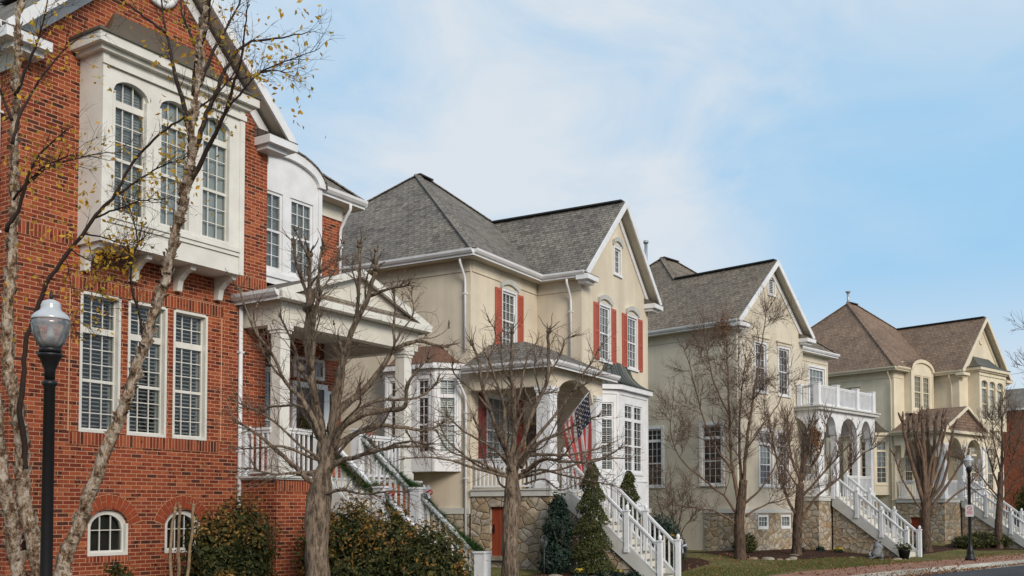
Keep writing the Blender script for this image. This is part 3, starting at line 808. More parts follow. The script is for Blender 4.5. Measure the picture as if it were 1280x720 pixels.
def poly_bay(par, F, plan, z0, z1, ztop, wins, wm, trim, roofm, seams=False, roof_e=.16, skirt=False, blind='louvre', panel=None):
    """canted bay: plan [(u, d)...] along wall frame F; wins {facet: [(f0, f1)]} as metres from the facet centre"""
    b = MB(); fr = []
    P2 = [F.p(u, 0, d) for u, d in plan]
    for a, c in zip(P2, P2[1:]):
        T = (c-a); L = T.length; T = T/L; fr.append((Fr((a+c)/2, T, (T.y, -T.x, 0)), L))
    holes = {i: [(x0, x1, y0, y1) for x0, x1, y0, y1 in w] for i, w in wins.items()}
    for i, (G, L) in enumerate(fr): b.wall(G, -L/2, L/2, z0, z1, holes.get(i, []))
    up = lambda z: [p+V((0, 0, z)) for p in P2]
    b.poly(up(z0)[::-1]); b.poly(up(z1))
    bay = b.build('bay', wm, par)
    q = MB()
    for i, (G, L) in enumerate(fr):
        q.box(G, -L/2+.004, -L/2+.07, z0+.001, z1, .001, .02); q.box(G, L/2-.07, L/2-.004, z0+.001, z1, .001, .02)
        for x0, x1, y0, y1 in wins.get(i, []): q.box(G, x0-.05, x1+.05, y0-.11, y0-.03, .001, .035)
        q.box(G, -L/2+.071, L/2-.071, z1-.15, z1-.01, .001, .03)
        if panel:
            q.box(G, -L/2+.1, L/2-.1, panel[1]-.05, panel[1], .001, .02); q.box(G, -L/2+.1, L/2-.1, panel[0], panel[0]+.05, .001, .02)
    q.build('bay_trim', trim, bay)
    # eave band and roof
    cu = (plan[0][0]+plan[-1][0])/2
    def ring(e, z, sh=0):
        out = []
        for k, (u, d) in enumerate(plan):
            uu = cu+(u-cu)*(1-sh); dd = d*(1-sh)+e*(1-sh)
            sg = 1 if u > cu else -1
            uu += sg*e*(.9 if k in (0, len(plan)-1) else .45)*(1-sh)
            if k in (0, len(plan)-1): dd = .002
            out.append(F.p(uu, z, dd))
        return out
    q = MB(); a, c = ring(roof_e, z1), ring(roof_e, z1+.16); i0 = ring(0, z1)
    for i in range(len(a)-1):
        q.poly([a[i], a[i+1], c[i+1], c[i]]); q.poly([i0[i], i0[i+1], a[i+1], a[i]])
    q.poly(c); q.build('bay_cornice', trim, bay)
    q = MB(); rows = []; zr = z1+.162; N = 9
    for i in range(N+1):
        t = i/N; rows.append(ring(roof_e+.03, zr+(ztop-zr)*(.15*t+.85*t**1.8), t*.55 if i < N else .55))
    for k, r in enumerate(rows):
        t = k/N
        for j in range(1, len(r)-1):
            w = F.p(0, 0, 0); base = r[j]
            dd = (base-F.P).dot(F.N); r[j] = base-F.N*(dd*(t**1.0) if k else 0)+F.N*.01*(k > 0)
    for a, c in zip(rows, rows[1:]):
        for j in range(len(a)-1): q.poly([a[j], a[j+1], c[j+1], c[j]], smooth=False)
    q.poly(rows[0][::-1])
    if seams:
        for j in range(len(plan)-1):
            n = max(2, int((P2[j+1]-P2[j]).length/.32))
            for k in range(n+1):
                f = k/n
                for a, c in zip(rows, rows[1:]):
                    q.beam(a[j].lerp(a[j+1], f)+V((0, 0, .015)), c[j].lerp(c[j+1], f)+V((0, 0, .015)), .022, .035)
    q.build('bay_roof', roofm, bay)
    for i, w in wins.items():
        for x0, x1, y0, y1 in w:
            n = max(2, round((x1-x0)/.3))
            window(par, fr[i][0], x0, x1, y0, y1, cols=n, rows=6, transom=.5, blind=blind, trim=trim, sill=False, fw=.05)
    return bay

def wing_xs(s, W):
    return (-W, -2.65) if s > 0 else (2.65, W)

def shell(par, s, W, wm, holes, zb, gz, frieze, dorm=None, extra_front=()):
    """the outer walls of one house in one mesh"""
    b = MB(); f0, fw = front(0), front(1.6)
    gable_wall(b, f0, 2.65, zb, 9.2, gz-.125, holes.get('front', []), 0)
    a, c = wing_xs(s, W)
    b.wall(fw, a, c, zb, 8.9, holes.get('wing', []))
    outer = leftw(-2.65) if s < 0 else rightw(2.65)
    inner = rightw(2.65) if s < 0 else leftw(-2.65)
    wend = rightw(W) if s < 0 else leftw(-W)
    r = lambda F, y0, y1: (y0, y1) if F.T.y > 0 else (-y1, -y0)
    b.wall(outer, *r(outer, 0, 11.7), zb, 8.9, holes.get('outer', []))
    b.wall(inner, *r(inner, 0, 1.6), zb, 8.9, holes.get('inner', []))
    b.wall(wend, *r(wend, 1.6, 11.7), zb, 8.9, holes.get('wend', []))
    bk = rearw(11.7); xs = sorted((-2.65*(-s), -(-s)*W)) if False else (min(-a, -c, 2.65, -2.65), max(-a, -c, 2.65, -2.65))
    b.wall(bk, xs[0], xs[1], zb, 8.9)
    w = b.build('wall', wm, par)
    # flat soffit boards and frieze
    q = MB(); z0, z1 = 8.86, 8.899
    xa, xc = (-W-.34, -2.66) if s > 0 else (2.66, W+.34)
    segs = [(xa, xc)] if not dorm else [(xa, dorm[0]-.0), (dorm[1]+.0, xc)]
    for m, n_ in segs: q.bx(m, n_, 1.262, 1.598, z0, z1)
    ox = (2.652, 2.99) if s > 0 else (-2.99, -2.652); q.bx(ox[0], ox[1], .002, 12.0, z0, z1)
    ix = (-2.99, -2.652) if s > 0 else (2.652, 2.99); q.bx(ix[0], ix[1], .002, 1.26, z0+.001, z1+.001)
    wx = (-W-.34, -W-.002) if s > 0 else (W+.002, W+.34); q.bx(wx[0], wx[1], 1.6, 12.0, z0+.002, z1+.002)
    q.build('soffit', 'soffit', par)
    q = MB(); e = .03
    for F, rr in ((outer, r(outer, .0, 11.7)), (inner, r(inner, .0, 1.57)), (wend, r(wend, 1.6, 11.7))): q.box(F, rr[0], rr[1], 8.52, 8.858, .001, e)
    for m, n_ in ([(a+.03, c-.03)] if not dorm else [(a, dorm[0]-.02), (dorm[1]+.02, c)]): q.box(fw, m+.03, n_-.03, 8.52, 8.857, .001, e)
    q.build('frieze_board', frieze, par)
    return w

def plinth(par, s, W, m, zt_, belt, holes=(), parts=('front', 'wing', 'outer', 'wend'), outer_len=11.7):
    b = MB(); a, c = wing_xs(s, W); e = .05
    f0 = front(0)
    b.wall(f0, -2.65-e, 2.65+e, -1, zt_, holes, d=e, reveal=.17)
    outer = leftw(-2.65) if s < 0 else rightw(2.65); wend = rightw(W) if s < 0 else leftw(-W)
    r = lambda F, y0, y1: (y0, y1) if F.T.y > 0 else (-y1, -y0)
    b.wall(outer, *r(outer, -e, outer_len), -1, zt_, d=e); b.wall(wend, *r(wend, 1.6, 11.7), -1, zt_, d=e)
    b.wall(front(1.6), a-e, c+e, -1, zt_, d=e)
    o = b.build('plinth', m, par)
    if belt:
        q = MB(); z0, z1 = zt_-.001, zt_+belt
        q.box(f0, -2.72, 2.72, z0, z1, .001, .075)
        q.box(outer, *r(outer, 0, outer_len), z0, z1, .001, .075); q.build('belt_course', 'grey_trim', par); q = MB(); q.box(wend, *r(wend, 1.6, 11.7), z0, z1, .001, .075)
        q.build('belt_course', 'grey_trim', par)
    return o

def porch_body(par, x0, x1, yb, floor_m, base_m, zf=2.2, belt='grey_trim', yf=-1.0, door=None, bh=.2):
    b = MB()
    b.wall(front(yf), x0, x1, -1.2, zf-bh)
    lw = leftw(x0); b.wall(lw, -yb, -yf, -1.2, zf-bh, [door] if door else [], reveal=.15)
    rw = rightw(x1); b.wall(rw, yf, yb, -1.2, zf-bh)
    b.build('porch_base', base_m, par)
    q = MB(); q.bx(x0-.05, x1+.05, yf-.05, yb, zf-bh, zf-.04); q.bx(x0-.08, x1+.08, yf-.08, yb, zf-.039, zf)
    return q.build('porch_floor', belt, par)

def porch_beam(par, x0, x1, z0, z1, yb, m, yf=-1.0, th=.24, arches=None, side=None):
    """the beam round the porch top; arches: [(u0, u1, spring)] cut in the front, side likewise on both flanks"""
    q = MB(); F = front(yf-.02)
    def run(F, a, c, ar):
        cur = a
        for u0, u1, sp in ar or []:
            q.box(F, cur, u0, z0, z1, -th, 0); arch_fill(q, F, u0, u1, sp, z1-.22, z1, -th, 0); cur = u1
            for e0, e1 in ((u0-.001, u0), (u1, u1+.001)): pass
        q.box(F, cur, c, z0, z1, -th, 0)
    run(F, x0, x1, arches)
    for G, rng in ((leftw(x0-.02+.02), (-yb, -yf-th+.02-.001)), (rightw(x1), (yf+th-.02+.001, yb))):
        run(G, rng[0], rng[1], side if G.N.x < 0 else None)
    q.bx(x0+.02, x1-.02, yf+.05, yb, z1-.09, z1-.03)
    return q.build('porch_beam', m, par)

def door(par, F, u0, u1, v0, v1, m='door_dark', lights=True, trim='white'):
    b = MB(); b.box(F, u0, u1, v0, v1, .001, .05)
    for i in range(2):
        for j in range(3):
            a = u0+.1+(u1-u0-.2)*i/2+.03; c = u0+.1+(u1-u0-.2)*(i+1)/2-.03; z = v0+.15+(v1-v0-.25)*j/3
            b.box(F, a, c, z+.04, z+(v1-v0-.25)/3-.04, .0505, .062)
    o = b.build('door', m, par)
    q = MB(); q.lathe(F.p(u1-.08, v0+.95, .09), [(.001, -.03), (.03, -.02), (.03, .02), (.001, .03)], 8); q.build('handle', 'flash', o)
    q = MB(); q.box(F, u0-.12, u0-.002, v0, v1+.12, .001, .075); q.box(F, u1+.002, u1+.12, v0, v1+.12, .001, .075); q.box(F, u0-.002, u1+.002, v1+.002, v1+.12, .001, .075)
    q.build('door_frame', trim, o)
    return o

def soldier(par, F, u0, u1, v0, v1, name='soldier_course', d=.012):
    b = MB(); b.box(F, u0, u1, v0, v1, -.03, d); b.swap = True; b.off = v0
    return b.build(name, 'brick_flat', par)
# ================================================================== HOUSES
def house_root(h, name, label):
    return thing(name, label, 'house', (ORG[h].x, ORG[h].y, 0), pi/2-ANG[h], 'houses along the street')

# ---------------------------------------------------------------- red brick house
H1 = house_root(1, 'brick_house', 'red brick house with a white bay of arched windows and garlanded steps')
gz = main_roof(H1, -1, 7.0, 1.55, 2.45, 13.4, 'shingle_grey', dormer=(3.23, 5.51))
f0, fw = front(0), front(1.6)
w1 = [(-1.45, -.67), (-.53, .29), (.42, 1.20)]
bs = [(-1.25, -.47), (.29, 1.07)]
holes = {'front': [(a, c, 2.89, 5.23) for a, c in w1]+[(a, c, .84, 1.62) for a, c in bs]+[],
         'wing': [(3.85, 4.45, 3.0, 5.2)]}
sh = shell(H1, -1, 6.6, 'brick', holes, -1, gz, 'cream', dorm=(3.25, 5.49))
for a, c in w1: window(H1, f0, a, c, 2.89, 5.23, cols=3, rows=6, transom=.62, d=-.115, trim='ivory', sill=True, fw=.07, lining=True)
for a, c in bs:
    window(H1, f0, a, c, .84, 1.62, cols=3, rows=2, split=False, blind='curtain', d=-.09, arch=1, fw=.075, sill=False, lining=True, trim='ivory')
    b = MB(); arch_fill(b, f0, a, c, 1.50-.11, 1.61, 1.62, -.12, .0); b.build('arch_spandrel', 'brick', H1)
    q = MB(); arch_fill(q, f0, a+.075, c-.075, 1.38-.12, 1.53, 1.60, -.13, -.06); q.build('arched_frame_top', 'ivory', H1)
    # fan of voussoir bricks
    q = MB(); q.swap = True; n = 13; cx = (a+c)/2; hw = (c-a)/2; R = (hw*hw+.24**2)/(2*.24); cz = 1.64-R+.0; t0 = math.asin(min(1, hw/R))
    for i in range(n):
        ta = -t0*1.12+2.24*t0*i/n+.012; tb = -t0*1.12+2.24*t0*(i+1)/n-.012
        for r0, r1 in ((R, R+.105), (R+.117, R+.222)) if i % 2 else ((R, R+.222),):
            P = lambda t, r, d: f0.p(cx+r*sin(t), cz+r*cos(t), d)
            q.hexa([P(ta, r0, .022), P(tb, r0, .022), P(tb, r0, -.02), P(ta, r0, -.02)], [P(ta, r1, .022), P(tb, r1, .022), P(tb, r1, -.02), P(ta, r1, -.02)])
    q.build('brick_arch', 'voussoir', H1)
    q = MB(); N = 14
    for i in range(N):
        ta = -t0*1.14+2.28*t0*i/N; tb = -t0*1.14+2.28*t0*(i+1)/N
        q.poly([P(ta, R-.004, .012), P(tb, R-.004, .012), P(tb, R+.23, .012), P(ta, R+.23, .012)])
    q.build('mortar_bed', 'mortar', H1)
    soldier(H1, f0, a-.02, c+.02, .73, .835, 'brick_sill')
soldier(H1, f0, -1.63, 1.50, 2.68, 2.885, 'brick_sill'); soldier(H1, f0, -1.63, 1.55, 5.24, 5.47)
soldier(H1, f0, -2.65, -1.56, 5.93, 6.14); soldier(H1, f0, 1.50, 2.65, 5.93, 6.14)
for x in (-1.64, 1.53):
    q = MB(); q.box(f0, x-.012, x+.012, 2.89, 5.23, -.01, .001+.003); q.build('brick_joint', 'mortar', H1)
bay_upper(H1, f0, -1.52, 1.48, 5.96, 9.08, [(-1.33, -.62), (-.42, .29), (.48, 1.19)], 6.46, 8.73, 'ivory', 'ivory', 'copper', ztop=10.12)
q = MB(); q.lathe((0, 0, 0), [(.30, -.03), (.40, -.03), (.40, .03), (.31, .035), (.30, .0)], 28)
for i in range(7): q.bx(-.30, .30, -.26+i*.083, -.22+i*.083, -.02, .012)
vt = q.build('gable_vent', 'white', H1, (0, -.035, 10.98)); vt.rotation_euler = (pi/2, 0, 0)
barrel_dormer(H1, front(1.22), 4.37, 1.1, 6.5, 8.95, 9.47, [(3.50, 4.28), (4.50, 5.22)], 6.80, 8.52, 'white', 'white', 'shingle_grey')
downspout(H1, f0, 1.96, 5.62, .3, out=0, d=.05, r=.042); downspout(H1, leftw(-2.65), -.35, 8.85, .2); downspout(H1, fw, 6.47, 8.86, 6.3)
porch_body(H1, 2.0, 6.25, 1.58, 'grey_trim', 'brick', zf=2.25, belt='grey_trim', bh=.07)
soldier(H1, front(-1.0), 2.0, 6.25, 2.175-.215, 2.175, 'soldier_course', .012)
porch_beam(H1, 2.05, 6.22, 5.12, 5.58, 1.58, 'cream')
for x in (2.22, 5.92): column(H1, x, -.85, 2.25, 5.118, .25, 'ivory')
# pediment roof
q = roof_shell([[(1.86, -1.18, 5.72), (4.14, -1.18, 6.52), (4.14, 1.65, 6.52), (1.86, 1.65, 5.72)], [(4.14, -1.18, 6.52), (6.42, -1.18, 5.72), (6.42, 1.65, 5.72), (4.14, 1.65, 6.52)]], .10)
pr = q.build('porch_roof', ['shingle_grey', 'soffit'], H1)
gutter(H1, (1.86, 0-.0, 5.72), (1.86, -1.18, 5.72), (-1, 0, 0)); gutter(H1, (6.42, -1.18, 5.72), (6.42, 1.65, 5.72), (1, 0, 0))
def pediment(par, xa, xb, zl, xm, zm, y, wm, trim, skirt):
    q = MB(); k = .13
    for a, c in (((xa, zl), (xm, zm)), ((xm, zm), (xb, zl))):
        q.hexa([(a[0], y-.04, a[1]-.14), (c[0], y-.04, c[1]-.14), (c[0], y+.03, c[1]-.14), (a[0], y+.03, a[1]-.14)], [(a[0], y-.04, a[1]+.012), (c[0], y-.04, c[1]+.012), (c[0], y+.03, c[1]+.012), (a[0], y+.03, a[1]+.012)])
    q.bx(xa, xb, y-.07, y+.14, zl-.165, zl-.03)
    q.build('pediment_trim', trim, par)
    q = MB(); q.poly([(xa+.3, y+.12, zl-.02), (xb-.3, y+.12, zl-.02), (xm, y+.12, zm-.12)]); q.build('pediment_panel', wm, par)
    q = MB(); q.extr([(xa+.25, y-.03, zl-.028), (xa+.25, y+.118, zl-.028), (xa+.25, y+.118, zl+.13)], (xb-xa-.5, 0, 0)); q.build('pediment_skirt', skirt, par)
pediment(H1, 1.87, 6.41, 5.72, 4.14, 6.52, -1.19, 'cream', 'ivory', 'shingle_tan')
railing(H1, (2.1, -.02, 2.25), (2.1, -.75, 2.25)); railing(H1, (2.35, -.9, 2.25), (3.0, -.9, 2.25)); railing(H1, (4.28, -.9, 2.25), (5.78, -.9, 2.25))
newel(H1, (2.1, -.06, 2.25), .93, .11, ball=False)
window(H1, fw, 3.85, 4.45, 3.0, 5.2, cols=2, rows=6, transom=.5, d=-.06)
door(H1, fw, 5.05, 5.95, 2.25, 4.4, 'door_dark')
window(H1, fw, 5.0, 6.0, 4.62, 5.1, cols=4, rows=1, split=False, blind='none', d=.02, sill=False, name='door_transom'); window(H1, fw, 6.1, 6.3, 2.6, 4.4, cols=1, rows=4, split=False, blind='none', d=.02, sill=False, name='sidelight')
stairs(H1, 3.05, 4.2, -1.05, 2.25, -4.25, zt(-4.3)+.02, 13, 'brick', panel=True, w=.22, wedge=False)

# ---------------------------------------------------------------- beige house with red shutters
H2 = house_root(2, 'stucco_house', 'beige stucco house with red shutters, stone porch base and a hanging flag')
gz = main_roof(H2, 1, 7.0, 1.45, 2.25, 13.4, 'shingle_grey')
holes = {'front': [(-1.36, -.58, 6.5, 8.28), (.84, 1.64, 6.5, 8.28), (-.20, .29, 9.55, 10.42)],
         'wing': [(-4.83, -4.02, 6.5, 8.28), (-5.72, -4.05, 2.95, 5.0), (-2.95, -2.7, 2.3, 4.9)]}
b = shell(H2, 1, 6.6, 'stucco_beige', holes, 1.5, gz, 'stucco_beige')
plinth(H2, 1, 6.6, 'stone', 1.5, .17)
for a, c in ((-1.36, -.58), (.84, 1.64)): window(H2, f0, a, c, 6.5, 8.28, cols=3, rows=6, casing=.06, blind='plantation', shut=(.38, 'shutter_red'), head='eyebrow', d=-.04, headm='grey_trim')
window(H2, f0, -.20, .29, 9.55, 10.42, cols=2, rows=4, casing=.07, head='eyebrow', d=-.05, blind='curtain', split=False, headm='grey_trim')
window(H2, fw, -4.83, -4.02, 6.5, 8.28, cols=3, rows=6, casing=.06, blind='plantation', shut=(.36, 'shutter_red'), head='eyebrow', d=-.04, headm='grey_trim')
window(H2, fw, -5.72, -4.05, 2.95, 5.0, cols=4, rows=6, casing=.05, blind='plantation', shut=(.40, 'shutter_dark'), d=-.05)
door(H2, fw, -3.75+.25, -2.75, 2.2, 4.3, 'door_dark', trim='tanwood')
poly_bay(H2, f0, [(-1.78, .002), (-1.15, .58), (1.22, .58), (1.84, .002)], 1.3, 5.5, 6.55,
         {0: [(-.20, .24, 2.87, 5.08)], 1: [(-.72, -.04, 2.87, 5.08), (.04, .72, 2.87, 5.08)], 2: [(-.22, .22, 2.87, 5.08)]}, 'white', 'white', 'metal_roof', seams=True, panel=(1.75, 2.6))
poly_bay(H2, leftw(-6.6), [(-4.75, .002), (-4.2, .6), (-2.45, .6), (-1.92, .002)], 2.72, 5.68, 6.45,
         {0: [(-.22, .22, 3.25, 5.4)], 1: [(-.72, -.32, 3.25, 5.4), (.28, .68, 3.25, 5.4)], 2: [(-.26, .26, 3.25, 5.4)]}, 'white', 'white', 'copper_red', blind='plantation')
downspout(H2, leftw(-6.6), -1.75, 8.85, 6.2, out=.34); downspout(H2, rightw(2.65), .4, 8.85, .2)
downspout(H2, leftw(-2.65), -.35, 8.85, 6.35, out=.34); downspout(H2, leftw(-6.6), -1.72, 5.4, .1, out=.3, du=-.1)
porch_body(H2, -6.62, -3.35, 1.55, 'grey_trim', 'stone', zf=2.2, door=(-.92, -.36, .32, 1.70))
q = MB(); F = leftw(-6.62); q.box(F, -.92, -.36, .32, 1.70, -.14, -.10); dd = q.build('door', 'door_red', H2); dd['label'] = 'low red plank door in the stone porch base'
q = MB(); q.box(F, -.87, -.83, .95, 1.2, -.099, -.08); q.box(F, -.86, -.84, 1.02, 1.12, -.08, -.04); q.build('handle', 'black', dd)
q = MB(); q.box(F, -1.0, -.28, .2, .318, -.14, .10); q.build('door_step', 'rock', H2)
porch_beam(H2, -6.72, -3.3, 5.02, 5.55, 1.55, 'stucco_beige', arches=[(-6.25, -3.95, 4.72)])
column(H2, -6.46, -.82, 2.2, 5.018, .42); column(H2, -3.62, -.86, 2.2, 5.018, .36)
q = roof_shell([[(-7.0, -1.3, 5.68), (-1.5, -1.3, 5.68), (-2.5, .45, 6.42), (-2.5, 1.62, 6.42), (-5.6, 1.62, 6.42), (-5.6, .45, 6.42)] if False else
    [(-7.0, -1.3, 5.68), (-2.85, -1.3, 5.68), (-4.2, .35, 6.5), (-5.6, .35, 6.5)], [(-7.0, 1.62, 5.68), (-7.0, -1.3, 5.68), (-5.6, .35, 6.5), (-5.6, 1.62, 6.5)],
    [(-5.6, 1.62, 6.5), (-5.6, .35, 6.5), (-4.2, .35, 6.5), (-4.2, 1.62, 6.5)], [(-2.85, -1.3, 5.68), (-2.85, 1.62, 5.68), (-4.2, 1.62, 6.5), (-4.2, .35, 6.5)]], .10)
q.build('porch_roof', ['shingle_grey', 'soffit'], H2)
gutter(H2, (-7.0, -1.3, 5.68), (-2.85, -1.3, 5.68), (0, -1, 0)); gutter(H2, (-7.0, 1.62, 5.68), (-7.0, -1.3, 5.68), (-1, 0, 0))
railing(H2, (-6.55, 1.5, 2.2), (-6.55, -.62, 2.2), .85); railing(H2, (-4.6, -.92, 2.2), (-3.84, -.92, 2.2)); railing(H2, (-3.42, -.7, 2.2), (-3.42, 1.5, 2.2))
stairs(H2, -6.05, -4.7, -1.09, 2.2, -4.05, zt(-4.1)-.02, 13, 'stone', mid=2, w=.12)

# ---------------------------------------------------------------- tan house with the white arcade
H3 = house_root(3, 'arcade_house', 'tan stucco house with a white balcony over an arched porch')
gz = main_roof(H3, -1, 8.45, 1.7, 2.9, 13.45, 'shingle_tan')
w3 = [(-1.24, -.42), (.62, 1.44)]
holes = {'front': [(a, c, 6.4, 8.35) for a, c in w3]+[(-.97, -.02, 2.6, 4.8), (.44, 1.32, 2.6, 4.8)]+[(-.14, .32, 10.5, 11.2)],
         'outer': [(-1.62, -.72, 2.62, 5.0), (-4.4, -3.6, 2.6, 5.0)], 'wing': [(6.25, 7.75, 6.15, 8.3), (4.0, 4.9, 6.6, 8.3), (5.2, 6.5, 2.9, 5.0), (7.0, 7.8, 2.9, 5.0)]}
shell(H3, -1, 8.1, 'stucco_tan', holes, 1.5, gz, 'stucco_tan')
plinth(H3, -1, 8.1, 'stone', 1.5, .17, [(-1.22, -.36, .84, 1.44), (.60, 1.46, .84, 1.44)], outer_len=1.5)
q = MB(); q.wall(leftw(-2.65), -11.7, -1.45, -1, 1.5, d=.001); q.build('lower_wall', 'stucco_tan', H3)
for a, c in w3: window(H3, f0, a, c, 6.4, 8.35, cols=3, rows=6, casing=.10, head='flat', blind='curtain', d=-.06, headm='stucco_tan')
for a, c in ((-.97, -.02), (.44, 1.32)): window(H3, f0, a, c, 2.6, 4.8, cols=3, rows=6, transom=.5, casing=.12, blind='halfblind', d=-.06)
for a, c in ((-1.22, -.36), (.60, 1.46)): window(H3, f0, a, c, .84, 1.44, cols=3, rows=2, split=False, blind='blind', d=.0, fw=.11, sill=False, name='basement_window')
window(H3, f0, -.14, .32, 10.5, 11.2, cols=1, rows=8, split=False, blind='blind', casing=.07, d=-.04, name='attic_louvre')
window(H3, leftw(-2.65), -1.62, -.72, 2.62, 5.0, cols=3, rows=6, transom=.5, casing=.13, blind='curtain', d=-.06)
window(H3, leftw(-2.65), -4.4, -3.6, 2.6, 5.0, cols=3, rows=6, transom=.5, casing=.13, blind='curtain', d=-.06)
window(H3, fw, 6.25, 7.75, 6.15, 8.3, cols=4, rows=6, split=False, blind='halfblind', d=-.05, casing=.1, fw=.10, name='balcony_door')
window(H3, fw, 4.0, 4.9, 6.6, 8.3, cols=3, rows=6, d=-.05, casing=.1)
window(H3, fw, 5.2, 6.5, 2.9, 5.0, cols=3, rows=6, transom=.5, d=-.05, trim='trim_yellow', blind='halfblind'); window(H3, fw, 7.0, 7.8, 2.9, 5.0, cols=2, rows=6, transom=.5, d=-.05, trim='trim_yellow', blind='halfblind')
door(H3, fw, 3.2, 4.1, 2.2, 4.4, 'door_dark', trim='trim_yellow')
downspout(H3, f0, -2.5, 8.85, .1, out=.36); downspout(H3, rightw(8.1), 1.9, 8.85, .1, out=.34)
porch_body(H3, 2.0, 7.3, 1.58, 'grey_trim', 'stone', zf=2.2)
porch_beam(H3, 2.0, 7.35, 5.0, 5.82, 1.58, 'white', arches=[(2.62, 3.62, 4.85), (3.98, 5.62, 4.75), (5.98, 6.98, 4.85)], side=[(-1.2, .55, 4.8)], th=.34)
for x in (2.19, 2.45, 3.8, 5.8, 7.17): column(H3, x, -.85, 2.2, 4.998, .26)
q = MB(); q.bx(1.86, 7.5, -1.18, 1.59, 5.821, 5.94); q.bx(1.80, 7.56, -1.24, 1.59, 5.941, 6.0); q.build('balcony_floor', 'grey_trim', H3)
for x in (2.1, 3.75, 5.65, 7.25): newel(H3, (x, -.95, 6.0), .95, .24, ball=False, name='balcony_post')
newel(H3, (2.1, -.05-.1, 6.0), .9, .2, ball=False, name='balcony_post'); newel(H3, (7.25, 1.45, 6.0), .9, .2, ball=False, name='balcony_post')
for a, c in ((2.22, 3.63), (3.87, 5.53), (5.77, 7.13)): railing(H3, (a, -.95, 6.0), (c, -.95, 6.0), .86, .115)
railing(H3, (2.1, -.25, 6.0), (2.1, -.83, 6.0), .86, .115); railing(H3, (7.25, -.83, 6.0), (7.25, 1.35, 6.0), .86, .115)
railing(H3, (2.1, -.08, 2.2), (2.1, -.7, 2.2), .9, .115); railing(H3, (4.45, -.92, 2.2), (5.66, -.92, 2.2), .9, .115); railing(H3, (5.94, -.92, 2.2), (7.03, -.92, 2.2), .9, .115); railing(H3, (2.6, -.92, 2.2), (2.95, -.92, 2.2), .9, .115)
stairs(H3, 3.0, 4.3, -1.09, 2.2, -4.35, -.30, 13, 'stone', mid=2, w=.13, tm='cream')
q = MB(); q.tube([(.25, 6.5, 11.5), (.25, 6.5, 13.85)], .075, 8); q.tube([(.25, 6.5, 13.85), (.25, 6.5, 13.97)], .12, 8); q.build('vent_pipe', 'flash', H3)

# ---------------------------------------------------------------- cream house with brown roof
H4 = house_root(4, 'cream_house', 'cream stucco house with brown shingle roof, barrel dormer and gabled porch')
gz = main_roof(H4, 1, 7.0, 1.45, 2.35, 13.75, 'shingle_brown', dormer=(3.08, 5.58), trim='trim_yellow')
holes = {'front': [(-1.4, -.62, 2.7, 5.1), (-.4, .4, 2.7, 5.1), (.62, 1.4, 2.7, 5.1)], 'wing': [(-5.5, -4.65, 2.9, 4.9), (-4.45, -3.6, 2.9, 4.9)], 'wend': [(-4.4, -3.5, 6.6, 8.2)]}
shell(H4, 1, 6.6, 'stucco_cream', holes, 1.5, gz, 'trim_yellow', dorm=(-5.56, -3.10))
plinth(H4, 1, 6.6, 'stone', 1.5, .17)
bay_upper(H4, f0, -1.62, 1.62, 5.96, 9.08, [(-1.38, -.55), (-.40, .40), (.55, 1.38)], 6.46, 8.65, 'stucco_cream', 'trim_yellow', 'metal_roof', corbel=False, ztop=10.0)
for a, c in ((-1.4, -.62), (-.4, .4), (.62, 1.4)): window(H4, f0, a, c, 2.7, 5.1, cols=3, rows=6, transom=.5, trim='trim_yellow', blind='halfblind')
q = MB(); q.lathe((0, 0, 0), [(.16, -.02), (.22, -.02), (.22, .02), (.16, .02), (.15, 0)], 20); q.bx(-.2, .2, -.015, .015, -.01, .015); q.bx(-.015, .015, -.2, .2, -.01, .016)
vt = q.build('gable_vent', 'trim_yellow', H4, (0, -.025, 10.95)); vt.rotation_euler = (pi/2, 0, 0)
barrel_dormer(H4, front(1.22), -4.33, 1.2, 6.7, 9.0, 9.56, [(-5.15, -4.38), (-4.2, -3.48)], 6.95, 8.75, 'stucco_cream', 'trim_yellow', 'shingle_brown')
poly_bay(H4, leftw(-6.6), [(-4.75, .002), (-4.2, .6), (-2.45, .6), (-1.92, .002)], 2.4, 5.5, 6.3,
         {0: [(-.22, .22, 3.0, 5.2)], 1: [(-.62, -.12, 3.0, 5.2), (.12, .62, 3.0, 5.2)], 2: [(-.27, .27, 3.0, 5.2)]}, 'stucco_cream', 'trim_yellow', 'copper', blind='halfblind')
for a, c in ((-5.5, -4.65), (-4.45, -3.6)): window(H4, fw, a, c, 2.9, 4.9, cols=3, rows=6, transom=.5, trim='trim_yellow', blind='halfblind')
window(H4, leftw(-6.6), -4.4, -3.5, 6.6, 8.2, cols=3, rows=6, trim='trim_yellow', casing=.08)
door(H4, fw, -3.4, -2.75, 2.2, 4.4, 'door_dark', trim='trim_yellow')
downspout(H4, leftw(-6.6), -1.75, 8.85, .1, out=.34, m='trim_yellow'); downspout(H4, leftw(-2.65), -.4, 8.85, 6.0, out=.34, m='trim_yellow')
porch_body(H4, -6.62, -1.9, 1.55, 'grey_trim', 'stone', zf=2.2, door=(-.8, -.2, .35, 1.25))
q = MB(); F = leftw(-6.62); q.box(F, -.8, -.2, .35, 1.25, -.14, -.10); q.build('door', 'door_red', H4)
porch_beam(H4, -6.72, -1.85, 4.95, 5.5, 1.55, 'stucco_cream', arches=[(-6.3, -4.6, 4.3), (-4.2, -2.4, 4.3)], side=[(-1.2, .6, 4.3)])
for x in (-6.45, -4.4, -2.15): column(H4, x, -.86, 2.2, 4.948, .32)
q = roof_shell([[(-6.95, -1.2, 5.66), (-4.4, -1.2, 6.95), (-4.4, 1.65, 6.95), (-6.95, 1.65, 5.66)], [(-4.4, -1.2, 6.95), (-1.7, -1.2, 5.66), (-1.7, 1.65, 5.66), (-4.4, 1.65, 6.95)]], .10)
